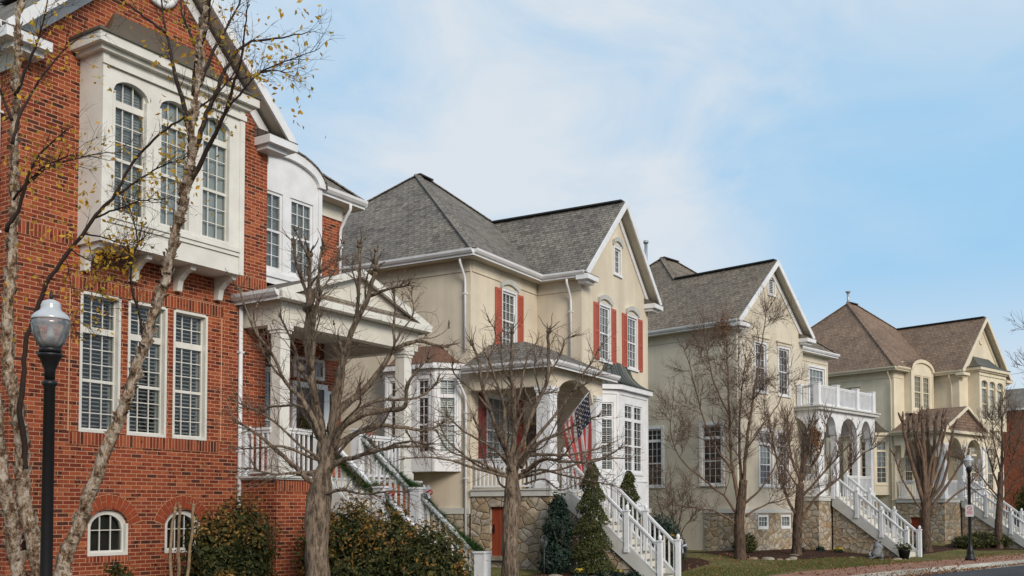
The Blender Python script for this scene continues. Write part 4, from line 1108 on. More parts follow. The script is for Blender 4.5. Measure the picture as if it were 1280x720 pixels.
q.build('porch_roof', ['shingle_brown', 'soffit'], H4)
pediment(H4, -6.94, -1.71, 5.66, -4.35, 6.95, -1.21, 'shingle_brown', 'trim_yellow', 'shingle_brown')
gutter(H4, (-6.95, 1.62, 5.66), (-6.95, -1.2, 5.66), (-1, 0, 0), 'trim_yellow')
railing(H4, (-6.5, 1.5, 2.2), (-6.5, -.62, 2.2), .9); railing(H4, (-6.3, -.92, 2.2), (-5.1, -.92, 2.2), .9); railing(H4, (-3.6, -.92, 2.2), (-2.3, -.92, 2.2), .9)
stairs(H4, -5.0, -3.7, -1.09, 2.2, -4.8, -.40, 14, 'stone', mid=2, w=.13, tm='cream')
q = MB(); q.tube([(-2.35, 6.64, 13.5), (-2.35, 6.64, 14.35)], .07, 8); q.lathe((-2.35, 6.64, 14.3), [(.07, 0), (.16, .12), (.15, .14), (.05, .02)], 8); q.build('vent_pipe', 'flash', H4)

# ---------------------------------------------------------------- brick house at the far end
d5 = V((.74, .67)); n5 = V((-.67, .74)); p5 = V((38.9, 74.6))
H5 = thing('far_brick_house', 'small distant red brick house with white gable trim at the end of the street', 'house', (p5.x, p5.y, 0), atan2(d5.y, d5.x), 'houses along the street')
b = MB(); hl = [(-.55, .55, 6.6, 8.5), (-1.9, -.9, 3.4, 5.2), (.4, 1.4, 3.4, 5.2)]
gable_wall(b, front(0), 2.9, -1, 8.85, 10.45, hl, 0); b.wall(leftw(-2.9), -10, 0, -1, 8.85); b.wall(rightw(2.9), 0, 10, -1, 8.85); b.wall(rearw(10), -2.9, 2.9, -1, 8.85); b.build('wall', 'brick', H5)
q = roof_shell([[(-3.2, -.35, 8.9), (0, -.35, 10.65), (0, 10.3, 10.65), (-3.2, 10.3, 8.9)], [(0, -.35, 10.65), (3.2, -.35, 8.9), (3.2, 10.3, 8.9), (0, 10.3, 10.65)]], .14); q.build('roof', ['shingle_grey', 'white'], H5)
q = MB()
for k in (-1, 1): q.hexa([(0, -.42, 10.38), (k*3.25, -.42, 8.60), (k*3.25, -.36, 8.60), (0, -.36, 10.38)], [(0, -.42, 10.68), (k*3.25, -.42, 8.90), (k*3.25, -.36, 8.90), (0, -.36, 10.68)])
q.build('rake_board', 'white', H5)
window(H5, front(0), -.55, .55, 6.6, 8.5, cols=3, rows=6, casing=.12, blind='halfblind', head='flat'); window(H5, front(0), -1.9, -.9, 3.4, 5.2, cols=3, rows=6, casing=.12, blind='halfblind'); window(H5, front(0), .4, 1.4, 3.4, 5.2, cols=3, rows=6, casing=.12, blind='halfblind')
# ================================================================== TREES
rnd = random.Random(5)
def smooth(pts, k=4, jit=0):
    """Catmull-Rom through the points"""
    P = [V(p) for p in pts]
    if len(P) < 3: return P
    P = [P[0]*2-P[1]]+P+[P[-1]*2-P[-2]]; out = []
    for i in range(1, len(P)-2):
        for j in range(k):
            t = j/k; a, b, c, d = P[i-1], P[i], P[i+1], P[i+2]
            q = .5*((2*b)+(c-a)*t+(2*a-5*b+4*c-d)*t*t+(3*b-a-3*c+d)*t**3)
            if jit: q += V([rnd.uniform(-jit, jit) for _ in range(3)])
            out.append(q)
    out.append(P[-2]); return out
def rand_perp(d):
    a = V([rnd.gauss(0, 1) for _ in range(3)]); a -= d*a.dot(d)
    return a.normalized()
def shoot(b, p, d, L, r0, r1, n=4, bend=.15, sides=5, up=.1, m=0):
    q = [V(p)]; d = V(d).normalized()
    for i in range(n):
        d = (d+rand_perp(d)*bend+V((0, 0, up))).normalized(); q.append(q[-1]+d*(L/n))
    b.tube(q, [r0+(r1-r0)*i/n for i in range(n+1)], sides, m=m, smooth=True)
    return q
def spread_twigs(b, path, n, L, r, ang=.8, up=.25, t0=.25, sub=2, sides=4, bend=.2):
    """side twigs along a limb, each with a few smaller ones"""
    for _ in range(n):
        t = t0+(1-t0)*rnd.random(); f = t*(len(path)-1); i = min(int(f), len(path)-2); p = path[i].lerp(path[i+1], f-i)
        d = (path[i+1]-path[i]).normalized(); e = (d+rand_perp(d)*ang*rnd.uniform(.6, 1.3)+V((0, 0, up))).normalized()
        l = L*rnd.uniform(.45, 1.15); q = shoot(b, p, e, l, r, r*.35, 4, bend, sides, up*.3)
        for _ in range(sub):
            k = rnd.randint(1, 3); dd = (q[k+1]-q[k]).normalized() if k+1 < len(q) else e
            shoot(b, q[k], (dd+rand_perp(dd)*.9+V((0, 0, up*.5))), l*rnd.uniform(.3, .6), r*.55, r*.25, 3, bend, 3, up*.2)

def join(a, t, m1, m2, obj):
    k = len(a.v); a.v += t.v; a.f += [tuple(i+k for i in f) for f in t.f]; a.m += [1]*len(t.f); a.sm += t.sm
    return a.build('branches', [m1, m2], obj)
def leaf(b, p, s, rr=rnd):
    n = V([rr.gauss(0, 1) for _ in range(3)]).normalized(); a = n.orthogonal().normalized(); c = n.cross(a); th = rr.random()*6.28
    a, c = a*cos(th)+c*sin(th), c*cos(th)-a*sin(th); k = n*s*.18
    b.poly([p-a*s, p-a*s*.1+c*s*.55+k, p+a*s, p-a*s*.1-c*s*.55+k])
def tree_root(name, label, p, group):
    return thing(name, label, 'tree', p, 0, group)

STREET = 'bare trees along the street'
def traced(px, Y, root, lean=0, r0=.08, r1=.02, k=4, jit=.006, fan=0):
    """limb traced at depth Y, leaning away (lean>0) or towards the street as it grows"""
    n = len(px); out = []
    for i, (u, v) in enumerate(px):
        out.append(at(u, v, Y+lean*(i/(n-1))**1.1)-root)
    q = smooth(out, k, jit); m = len(q)
    for i in range(1, m-1):
        kk = .035*mn.noise(q[i]*2.1+V((r0*90, 0, 3))); q[i] += V((kk, kk*.7, .028*mn.noise(q[i]*2.6+V((4, r0*70, 0)))))
    return q, [r0+(r1-r0)*(i/(m-1))**.8 for i in range(m)]

def knuckle(b, p, r, n, L, d=(0, 0, 1), rr=.012):
    """pollard head: swollen knob with short stubs"""
    p = V(p)
    prof = [(.2*r, -r), (.85*r, -.5*r), (r, 0), (.75*r, .6*r), (.15*r, r*.95)]
    b.lathe(p, prof, 7)
    for _ in range(n):
        e = V(d)+V([rnd.gauss(0, .45) for _ in range(3)]); shoot(b, p, e, L*rnd.uniform(.4, 1.2), rr, rr*.55, 3, .18, 5, .15)

# ---- first pollarded tree, in front of the brick house
P1 = onray(1, 397, -4.9); Y1 = P1.y
T1 = tree_root('street_tree', 'large pollarded bare tree in front of the brick porch, knobbly limb ends', P1, STREET)
b = MB()
q = smooth([P1-P1+V((0, 0, -.1)), at(396, 790, Y1)-P1, at(396, 720, Y1)-P1, at(397, 660, Y1)-P1, at(400, 612, Y1)-P1, at(408, 575, Y1)-P1, at(411, 545, Y1)-P1], 5, .006)
q[0] = V((0, 0, -.15)); m = len(q)
q = smooth(q, 2, .004); m = len(q); b.tube(q, [.168*(1+.35*max(0, 1-i/14))*(1 if i < m*.62 else 1-.62*(i-m*.62)/(m*.38)) for i in range(m)], 20, wob=.24)
b.build('trunk', 'bark', T1)
lm = MB(); tw = MB()
L1 = [([(404, 580), (402, 543), (395, 507), (387, 463), (385, 420), (386, 385)], .25, .095, .055, 1),
      ([(386, 385), (380, 360), (372, 335), (367, 305)], .2, .035, .02, 1), ([(386, 385), (387, 350), (387, 318)], .0, .045, .03, 1), ([(386, 385), (398, 350), (403, 310)], -.2, .032, .02, 1), ([(386, 385), (410, 352), (424, 325)], -.1, .02, .008, 0),
      ([(388, 463), (392, 430), (394, 395), (399, 372)], -.3, .05, .03, 0),
      ([(412, 560), (413, 533), (423, 480), (433, 433), (447, 397), (462, 370), (470, 335)], -.5, .085, .03, 1),
      ([(446, 398), (449, 350), (449, 308)], -.1, .034, .022, 1), ([(462, 370), (490, 360), (510, 356)], -.4, .028, .014, 1), ([(440, 420), (446, 370), (440, 330)], .2, .02, .012, 0),
      ([(416, 550), (420, 520), (447, 493), (473, 467), (493, 437), (520, 427), (553, 433)], .5, .08, .02, 0), ([(493, 437), (493, 395), (492, 365)], .2, .026, .018, 1), ([(473, 467), (500, 420), (516, 390), (514, 365)], .4, .02, .01, 1),
      ([(416, 560), (427, 533), (453, 520), (480, 513), (507, 507), (511, 480), (533, 450)], -.8, .07, .016, 0),
      ([(412, 566), (433, 550), (467, 533), (507, 535), (530, 538), (550, 530)], .7, .055, .014, 0), ([(507, 535), (520, 555), (533, 560)], .2, .014, .006, 0),
      ([(405, 555), (397, 537), (377, 500), (357, 477), (340, 440), (317, 410), (300, 363)], -.5, .06, .013, 0), ([(357, 477), (330, 440), (318, 400), (322, 380)], -.2, .02, .01, 0),
      ([(400, 606), (383, 597), (353, 570), (320, 540), (296, 528)], -.7, .05, .012, 0), ([(400, 590), (370, 590), (340, 593), (310, 585)], -.9, .03, .008, 0),
      ([(396, 610), (417, 580), (447, 570), (480, 560), (533, 558)], -.7, .055, .016, 0), ([(398, 622), (427, 612), (453, 617), (507, 615)], -.9, .03, .012, 0),
      ([(405, 545), (380, 510), (350, 508), (320, 512), (290, 500)], .6, .03, .008, 0), ([(410, 540), (425, 500), (430, 460), (424, 430)], .6, .045, .022, 1), ([(412, 545), (440, 520), (470, 500), (520, 498), (545, 480)], 1.0, .04, .012, 0),
      ([(403, 548), (385, 520), (372, 470), (368, 430), (350, 395)], .8, .045, .015, 0)]
def fan(Y, root, hub, n, seed, rx, ry, r):
    r_ = random.Random(seed); out = []
    for i in range(n):
        a = pi*(i+.5)/n+r_.uniform(-.1, .1); u0, v0 = hub; k = r_.uniform(.65, 1.05)
        e = (u0+cos(a)*rx*k, v0-sin(a)*ry*k); m1 = (u0+(e[0]-u0)*.4+r_.uniform(-8, 8), v0+(e[1]-v0)*.32+r_.uniform(-8, 8)); m2 = (u0+(e[0]-u0)*.75+r_.uniform(-10, 10), v0+(e[1]-v0)*.66+r_.uniform(-10, 10))
        out.append(([(u0, v0+8), m1, m2, e], r_.choice((-1.3, 1.3, 1.0, -1.0)), r, .008, 0))
    return out
L1 += fan(Y1, P1, (408, 572), 6, 3, 150, 95, .026)
L1 = [(a, l_, r0*(1.18 if abs(a[-1][0]-a[0][0]) > abs(a[-1][1]-a[0][1]) else .95), max(r1, .013)*(1.15 if r0 > .03 else 1), 1 if r0 > .015 else 0) for a, l_, r0, r1, kn in L1]
for px, ln, r0, r1, kn in L1:
    p, rr = traced(px, Y1, P1, ln*.9, r0, r1)
    rr = [x*.80 for x in rr]; lm.tube(p, rr, 8, wob=.2)
    if kn: knuckle(lm, p[-1], r1*1.6, 3, .16, (p[-1]-p[-3]).normalized(), r1*.45)
    big = r0 > .035
    spread_twigs(tw, p, 24 if big else 14, .55 if big else .38, .0050, 1.1, .04, .25, 3, 4, .26)
    for _ in range(3): shoot(lm, p[-1], (p[-1]-p[-2]).normalized()+rand_perp(V((0, 0, 1)))*.6, .3, r1*.4, r1*.15, 4, .3, 5, .05)
    if big:
        for _ in range(2):
            i = rnd.randint(len(p)//3, len(p)-2); d = (p[i+1]-p[i]).normalized(); s_ = shoot(lm, p[i], (d+rand_perp(d)*.9+V((0, 0, .4))), rnd.uniform(.4, .9), r1*.5, r1*.22, 6, .25, 6, .06)
            knuckle(lm, s_[-1], r1*.9, 3, .1, (0, 0, 1), r1*.3)
join(lm, tw, 'bark', 'twig', T1) 

# ---- second pollarded tree
P2 = onray(1, 638, -4.9); Y2 = P2.y
T2 = tree_root('street_tree', 'pollarded bare tree before the stone porch with the red door, many limbs from one fork', P2, STREET)
b = MB(); q = smooth([V((0, 0, -.15)), at(637, 740, Y2)-P2, at(638, 680, Y2)-P2, at(640, 630, Y2)-P2, at(640, 595, Y2)-P2, at(642, 570, Y2)-P2], 5, .005); m = len(q)
q = smooth(q, 2, .004); m = len(q); b.tube(q, [.15*(1+.3*max(0, 1-i/12))*(1 if i < m*.66 else 1-.55*(i-m*.66)/(m*.34)) for i in range(m)], 20, wob=.24); b.build('trunk', 'bark', T2)
lm = MB(); tw = MB()
L2 = [([(638, 580), (635, 565), (624, 545), (613, 518), (604, 489), (599, 455), (590, 430)], .3, .075, .022, 1), ([(613, 515), (593, 489), (571, 470), (566, 455)], -.4, .03, .01, 0), ([(604, 489), (612, 450), (620, 420), (612, 402)], .4, .024, .012, 1),
      ([(641, 580), (642, 560), (644, 527), (640, 482), (638, 455), (640, 415)], -.2, .075, .025, 1), ([(640, 482), (628, 455), (626, 425)], .3, .028, .014, 0), ([(644, 510), (654, 470), (660, 440), (672, 425)], .5, .028, .014, 1),
      ([(645, 578), (649, 565), (658, 540), (671, 504), (684, 476), (684, 445), (686, 414)], -.4, .065, .026, 1), ([(684, 476), (698, 450), (706, 425), (717, 420)], .1, .026, .010, 1), ([(675, 495), (668, 460), (676, 440)], .3, .02, .012, 0),
      ([(648, 575), (655, 565), (675, 540), (698, 515), (715, 490), (738, 455), (747, 440)], .3, .055, .014, 0), ([(715, 490), (735, 478), (756, 462)], -.3, .018, .008, 0),
      ([(648, 580), (660, 565), (678, 552), (702, 540), (722, 532), (748, 520)], -.7, .045, .012, 0), ([(650, 584), (662, 570), (684, 568), (720, 568), (760, 556)], .6, .05, .012, 0), ([(652, 590), (667, 582), (684, 574), (715, 577), (745, 577), (775, 560)], -.8, .045, .012, 0),
      ([(637, 580), (629, 571), (609, 555), (582, 540), (560, 520)], -.5, .035, .010, 0), ([(637, 590), (631, 593), (611, 587), (584, 573), (562, 553), (548, 530)], .5, .036, .008, 0), ([(611, 587), (602, 560), (598, 535), (592, 520)], -.2, .022, .009, 0),
      ([(648, 598), (667, 588), (700, 592), (738, 600), (765, 606)], -.6, .03, .007, 0), ([(640, 612), (625, 605), (618, 585), (614, 570)], .5, .03, .012, 0), ([(646, 575), (645, 545), (652, 520), (662, 500), (690, 490)], .7, .05, .014, 0),
      ([(640, 575), (630, 540), (630, 505), (618, 470), (606, 440)], -.7, .05, .016, 1), ([(655, 605), (680, 600), (700, 612), (720, 606)], .5, .02, .006, 0)]
L2 += fan(Y2, P2, (643, 590), 7, 8, 140, 95, .028)
L2 = [(a, l_, r0*(1.18 if abs(a[-1][0]-a[0][0]) > abs(a[-1][1]-a[0][1]) else .95), max(r1, .013)*(1.15 if r0 > .03 else 1), 1 if r0 > .015 else 0) for a, l_, r0, r1, kn in L2]
for px, ln, r0, r1, kn in L2:
    p, rr = traced(px, Y2, P2, ln*.9, r0, r1); rr = [x*.84 for x in rr]; lm.tube(p, rr, 8, wob=.2)
    if kn: knuckle(lm, p[-1], r1*1.8, 3, .16, (p[-1]-p[-3]).normalized(), r1*.45)
    big = r0 > .035
    spread_twigs(tw, p, 24 if big else 14, .6 if big else .42, .0056, 1.1, .04, .25, 3, 4, .26)
    for _ in range(3): shoot(lm, p[-1], (p[-1]-p[-2]).normalized()+rand_perp(V((0, 0, 1)))*.6, .35, r1*.4, r1*.15, 4, .3, 5, .05)
    if big:
        for _ in range(2):
            i = rnd.randint(len(p)//3, len(p)-2); d = (p[i+1]-p[i]).normalized(); s_ = shoot(lm, p[i], (d+rand_perp(d)*.9+V((0, 0, .4))), rnd.uniform(.5, 1.0), r1*.5, r1*.22, 6, .25, 6, .06)
join(lm, tw, 'bark', 'twig', T2) 

# ---- tall fine-branched tree in front of the arcade house
def fine_tree(obj, root, stems, Y, n1, L1_, r1, mat_, up=.35, n2=6, L2_=.8, tw_r=.008, t0=.3, lv3=5, bend=.16, ang=.75):
    """limbs traced, everything finer grown along them"""
    lm = MB(); tw = MB()
    for px, ln, r0, re in stems:
        p, rr = traced(px, Y, root, ln, r0, re, 5, .012); lm.tube(p, rr, 7, wob=.1)
        nn_ = max(3, int(n1*(p[-1]-p[0]).length/3))
        for _ in range(nn_):
            t = t0+(1-t0)*rnd.random(); f = t*(len(p)-1); i = min(int(f), len(p)-2); d = (p[i+1]-p[i]).normalized()
            l = L1_*rnd.uniform(.5, 1.1)*(1.15-.6*t)
            e = (d*.7+rand_perp(d)*ang+V((0, 0, up))).normalized()
            rr_ = min(r1, rr[i]*.5); q = shoot(lm, p[i], e, l, rr_, rr_*.3, 6, bend, 5, up*.28)
            for _ in range(n2):
                k = rnd.randint(1, 5); dd = (q[k+1]-q[k]).normalized(); e2 = (dd*.7+rand_perp(dd)*.75+V((0, 0, up*.9))).normalized()
                q2 = shoot(tw, q[k], e2, L2_*rnd.uniform(.5, 1.2), tw_r*1.3, tw_r*.6, 5, bend, 4, up*.25)
                for _ in range(lv3):
                    k2 = rnd.randint(1, 4); d3 = (q2[k2+1]-q2[k2]).normalized()
                    shoot(tw, q2[k2], (d3+rand_perp(d3)*.8+V((0, 0, up*.5))), L2_*rnd.uniform(.25, .6), tw_r*.75, tw_r*.45, 3, bend, 3, up*.2)
        for _ in range(3): shoot(tw, p[-1], (p[-1]-p[-2]).normalized()+rand_perp(V((0, 0, 1)))*.4, L2_, re, re*.4, 4, .15, 4, up*.2)
    join(lm, tw, mat_, 'twig', obj)
def trunk(obj, root, px, Y, r0, r1, m, flare=1.35, n=10):
    b = MB(); q = smooth([V((0, 0, -.2))]+[at(u, v, Y)-root for u, v in px], 5, .006); k = len(q)
    b.tube(q, [(r0+(r1-r0)*i/(k-1))*(flare if i == 0 else 1+(flare-1)*max(0, 1-i/3)*.5) for i in range(k)], n, wob=.16); return b.build('trunk', m, obj)
P3 = onray(3, 925, -1.8)
T3 = tree_root('garden_tree', 'tall bare tree with fine upright twigs at the left corner of the arcade house', P3, STREET)
trunk(T3, P3, [(925, 680), (924, 655), (926, 630), (929, 600)], P3.y, .21, .15, 'bark_dark')
fine_tree(T3, P3, [([(926, 640), (918, 600), (913, 560), (911, 500), (909, 450), (906, 410)], .3, .085, .014), ([(929, 610), (932, 570), (938, 520), (946, 470), (953, 425), (958, 390)], -.3, .08, .012), ([(928, 620), (924, 560), (926, 500), (932, 450)], .8, .07, .015),
  ([(920, 640), (905, 620), (880, 600), (850, 572), (838, 535), (842, 500)], -.8, .05, .010), ([(917, 590), (895, 560), (878, 520), (868, 480), (862, 455)], .8, .05, .010), ([(920, 655), (895, 640), (862, 634), (832, 626), (815, 600)], -.9, .04, .008),
  ([(930, 630), (950, 612), (970, 580), (983, 545)], -.6, .05, .010), ([(932, 645), (955, 632), (985, 622), (1012, 598)], .5, .045, .010), ([(934, 560), (955, 530), (975, 500), (985, 470)], .7, .04, .010), ([(912, 520), (893, 480), (885, 445), (880, 420)], -.4, .04, .010)],
  P3.y, 8, 1.6, .016, 'bark_far', up=.16, n2=9, L2_=.9, tw_r=.0052, lv3=8, t0=.18, ang=1.05, bend=.2)
P4 = onray(3, 995, -2.0)
T4 = tree_root('garden_tree', 'squat pollarded tree with a dense broom of upright shoots left of the white arcade', P4, STREET)
trunk(T4, P4, [(996, 680), (997, 655), (999, 630), (1000, 605)], P4.y, .20, .15, 'bark_dark')
fine_tree(T4, P4, [([(999, 625), (1001, 600), (1003, 575), (1005, 545)], .2, .11, .04), ([(998, 650), (985, 625), (975, 595), (968, 560), (962, 530)], -.5, .07, .018), ([(1001, 650), (1020, 622), (1048, 598), (1075, 570), (1092, 560)], -.6, .065, .014),
  ([(1003, 620), (1030, 590), (1052, 566), (1072, 545)], .6, .055, .014), ([(1002, 600), (1020, 575), (1030, 550), (1035, 525)], .2, .06, .02), ([(1000, 600), (990, 575), (986, 550), (984, 525)], .5, .06, .02), ([(1003, 590), (1012, 560), (1014, 530)], -.5, .05, .02), ([(998, 610), (978, 580), (964, 566), (955, 556)], .6, .04, .012)],
  P4.y, 15, 1.0, .015, 'bark_far', up=.62, n2=4, L2_=.65, tw_r=.0075, lv3=3, t0=.22, ang=.75, bend=.14)
for obj_, P_, (u_, v_), n_ in ((T4, P4, (1019, 548), 420), (T3, P3, (905, 411), 160)):
    b = MB(); c_ = at(u_, v_, P_.y)-P_
    for _ in range(n_): leaf(b, c_+V((rnd.gauss(0, .12), rnd.gauss(0, .12), rnd.gauss(0, .24))), .06)
    b.build('dead_leaves', 'fallen', obj_)
P5 = onray(3, 1158, -3.2)
T5 = tree_root('garden_tree', 'heavily pollarded tree with thick cut upright limbs before the cream porch', P5, STREET)
trunk(T5, P5, [(1158, 680), (1157, 660), (1157, 640), (1157, 618)], P5.y, .23, .19, 'bark_dark')
st5 = [([(1155, 630), (1146, 600), (1137, 570), (1131, 545), (1128, 527)], -.4, .085, .05), ([(1156, 625), (1152, 590), (1147, 560), (1141, 528)], .4, .09, .045), ([(1157, 622), (1156, 580), (1154, 550), (1152, 524)], -.3, .11, .05), ([(1158, 620), (1160, 580), (1160, 550), (1159, 521)], .4, .11, .05),
  ([(1160, 622), (1166, 590), (1168, 555), (1170, 523)], -.2, .09, .045), ([(1161, 630), (1172, 600), (1180, 575), (1190, 553)], .4, .075, .03), ([(1162, 640), (1180, 612), (1195, 590), (1208, 572)], -.5, .07, .025), ([(1161, 615), (1172, 580), (1178, 555), (1182, 535)], .8, .06, .03), ([(1155, 612), (1149, 585), (1145, 560), (1146, 540)], .9, .06, .03)]
st5 += [([(1160, 628), (1178, 605), (1186, 575), (1192, 535)], -.6, .07, .03), ([(1163, 645), (1190, 622), (1212, 605), (1225, 590)], .3, .05, .02), ([(1154, 640), (1140, 620), (1128, 600), (1118, 570)], -.5, .05, .02), ([(1156, 618), (1144, 580), (1136, 550), (1136, 526)], .8, .06, .03), ([(1158, 618), (1164, 575), (1176, 545), (1178, 522)], -.7, .07, .03), ([(1158, 615), (1153, 570), (1147, 545), (1150, 520)], -.8, .07, .03)]
st5 = [(a, b_, c*1.2, d*1.3) for a, b_, c, d in st5]
fine_tree(T5, P5, st5, P5.y, 6, .55, .018, 'bark_far', up=.6, n2=3, L2_=.45, tw_r=.008, lv3=2, t0=.6, ang=.5, bend=.1)
P6 = onray(4, 1247, -3.6)
T6 = tree_root('garden_tree', 'slim bare tree with many fine branches in front of the far white staircase', P6, STREET)
trunk(T6, P6, [(1248, 660), (1249, 640), (1250, 615), (1251, 590)], P6.y, .18, .12, 'bark_dark')
fine_tree(T6, P6, [([(1251, 600), (1253, 565), (1252, 530), (1250, 500)], .2, .09, .015), ([(1250, 615), (1240, 585), (1232, 555), (1226, 530)], -.5, .06, .012), ([(1250, 625), (1230, 600), (1215, 585), (1200, 575)], .4, .045, .010), ([(1252, 610), (1264, 580), (1272, 555), (1282, 530)], .4, .06, .012), ([(1250, 630), (1268, 605), (1285, 590)], -.4, .05, .010), ([(1252, 585), (1262, 545), (1266, 515)], -.5, .05, .012), ([(1251, 590), (1242, 550), (1240, 520)], .5, .05, .012), ([(1249, 628), (1235, 612), (1218, 612)], -.5, .035, .010)],
  P6.y, 8, 1.2, .024, 'bark_dark', up=.35, n2=6, L2_=.8, tw_r=.008, lv3=4, t0=.3)
P8 = onray(4, 1322, -1.5)
T8 = tree_root('garden_tree', 'bare tree whose thin twigs reach in at the right edge above the far brick house', P8, STREET)
trunk(T8, P8, [(1322, 660), (1321, 600), (1320, 560)], P8.y, .2, .15, 'bark_dark')
fine_tree(T8, P8, [([(1320, 565), (1315, 520), (1305, 470), (1290, 425), (1280, 405)], -.3, .09, .012), ([(1318, 540), (1305, 500), (1292, 470), (1278, 455)], .5, .06, .010), ([(1320, 560), (1326, 500), (1330, 440)], .2, .08, .012)], P8.y, 6, 1.6, .024, 'bark_dark', up=.2, n2=4, L2_=.9, tw_r=.011, lv3=2, t0=.35)
# small red-twigged shrub tree in the gap
P7 = onray(2, 838, .3)
T7 = tree_root('bare_shrub', 'low bare shrub of reddish twigs in the gap right of the beige house', P7, STREET); T7['category'] = 'shrub'
fine_tree(T7, P7, [([(838, 698), (832, 660), (822, 625)], -.5, .03, .01), ([(838, 698), (842, 655), (838, 600)], .4, .035, .01), ([(838, 698), (855, 660), (872, 640)], -.3, .03, .01), ([(838, 698), (828, 670), (812, 655)], .5, .025, .008), ([(838, 698), (850, 650), (856, 610)], .6, .03, .01)], P7.y, 7, .9, .014, 'twig', up=.25, n2=5, L2_=.6, tw_r=.008, lv3=3, t0=.3)

# ---- river birch at the left
P0 = onray(1, 42, -4.0); Y0 = P0.y
T0 = tree_root('birch_tree', 'river birch with peeling bark and a few yellow leaves beside the near lamp post', P0, STREET)
b = MB()
stems0 = [([(60, 860), (52, 720), (33, 640), (28, 560), (20, 500), (8, 430), (14, 350), (17, 270), (18, 200), (20, 120), (24, 40), (27, -20), (30, -70)], .55, .102, .016),
          ([(50, 860), (22, 720), (12, 640), (0, 560), (-14, 450), (-18, 330), (-10, 200)], -.4, .094, .036),
          ([(72, 860), (76, 720), (95, 660), (118, 600), (142, 540), (165, 480), (185, 420), (203, 360), (215, 310), (228, 255), (236, 215), (240, 170), (243, 120), (248, 70), (253, 20), (257, -40)], -.9, .088, .012)]
paths = []
for px, ln, r0, r1 in stems0:
    p, rr = traced(px, Y0, P0, ln, r0, r1, 5, .01); b.tube(p, rr, 12, wob=.3); paths.append(p)
    # curling flakes of bark
    for _ in range(420):
        i = rnd.randint(1, len(p)-2); f = rnd.random(); c = p[i].lerp(p[i+1], f); d = (p[i+1]-p[i]).normalized(); o = rand_perp(d); s = d.cross(o)
        R = rr[i]*.97; w_, h_ = rnd.uniform(.015, .045), rnd.uniform(.012, .05)
        a = c+o*R; b.poly([a-s*w_-d*h_, a+s*w_-d*h_, a+s*w_+d*h_+o*rnd.uniform(.01, .05), a-s*w_+d*h_+o*rnd.uniform(.01, .04)])
b.build('trunk', 'birch', T0)
lm = MB(); tw = MB(); lf = MB()
lim0 = [([(243, 120), (248, 80), (253, 45), (262, 0), (268, -40)], -.6, .035, .010), ([(238, 205), (250, 165), (265, 125), (285, 85), (310, 55), (345, 48), (385, 40)], .3, .04, .006), ([(240, 180), (228, 130), (215, 80), (205, 30), (198, -20)], .5, .04, .008),
        ([(232, 240), (255, 190), (275, 150), (292, 110), (305, 60), (312, 5)], -.9, .035, .006), ([(275, 150), (300, 118), (330, 90), (365, 75), (400, 60)], -.4, .016, .004), ([(285, 100), (315, 95), (345, 88), (372, 95)], .4, .014, .004), ([(246, 110), (268, 60), (290, 20), (310, -20)], .6, .025, .006),
        ([(33, 690), (33, 640), (30, 585), (27, 520), (28, 460), (38, 410), (60, 357), (90, 313), (120, 270), (143, 243), (167, 200), (200, 167), (235, 140), (277, 113), (305, 60)], -.9, .042, .007), ([(143, 243), (175, 225), (205, 205), (235, 195)], .3, .018, .004), ([(120, 272), (150, 262), (180, 250), (205, 248)], -.4, .014, .004), ([(105, 292), (130, 296), (160, 305), (178, 300)], -.2, .012, .003),
        ([(8, 290), (25, 258), (37, 217), (62, 183), (92, 158)], -.4, .028, .006), ([(28, 235), (62, 208), (118, 192), (150, 190)], .4, .016, .004), ([(15, 180), (30, 140), (50, 100), (80, 62), (110, 40)], .4, .022, .005), ([(19, 120), (40, 70), (55, 30), (62, -20)], -.3, .022, .005), ([(16, 150), (-5, 100), (-10, 50)], .2, .02, .005), ([(17, 250), (45, 215), (75, 198), (120, 196)], -.6, .016, .004),
        ([(160, 330), (172, 300), (166, 270), (158, 245)], .3, .015, .004), ([(180, 425), (170, 380), (165, 330), (160, 305)], -.3, .02, .006), ([(90, 313), (110, 325), (130, 335), (150, 330)], -.3, .010, .003), ([(85, 318), (88, 345), (90, 390), (95, 420)], -.1, .006, .002), ([(110, 300), (120, 340), (128, 370), (135, 395)], -.2, .008, .002), ([(246, 60), (230, 20), (222, -30)], .6, .02, .006), ([(206, 40), (180, 20), (150, 0), (120, -20)], .5, .02, .006)]
def leafy(path, n, s=.034, spread=.12, t0=.3):
    for _ in range(n):
        f = (t0+(1-t0)*rnd.random())*(len(path)-1); i = min(int(f), len(path)-2); p = path[i].lerp(path[i+1], f-i)+V([rnd.gauss(0, spread) for _ in range(3)]); leaf(lf, p, s*rnd.uniform(.7, 1.25))
for px, ln, r0, r1 in lim0:
    p, rr = traced(px, Y0+(.16 if px[0][1] == 690 else 0), P0, ln, r0, r1, 5, .008); lm.tube(p, rr, 7, wob=.15)
    spread_twigs(tw, p, 20, .46, .0034, .8, .12, .25, 4, 4, .24); leafy(p, 40)
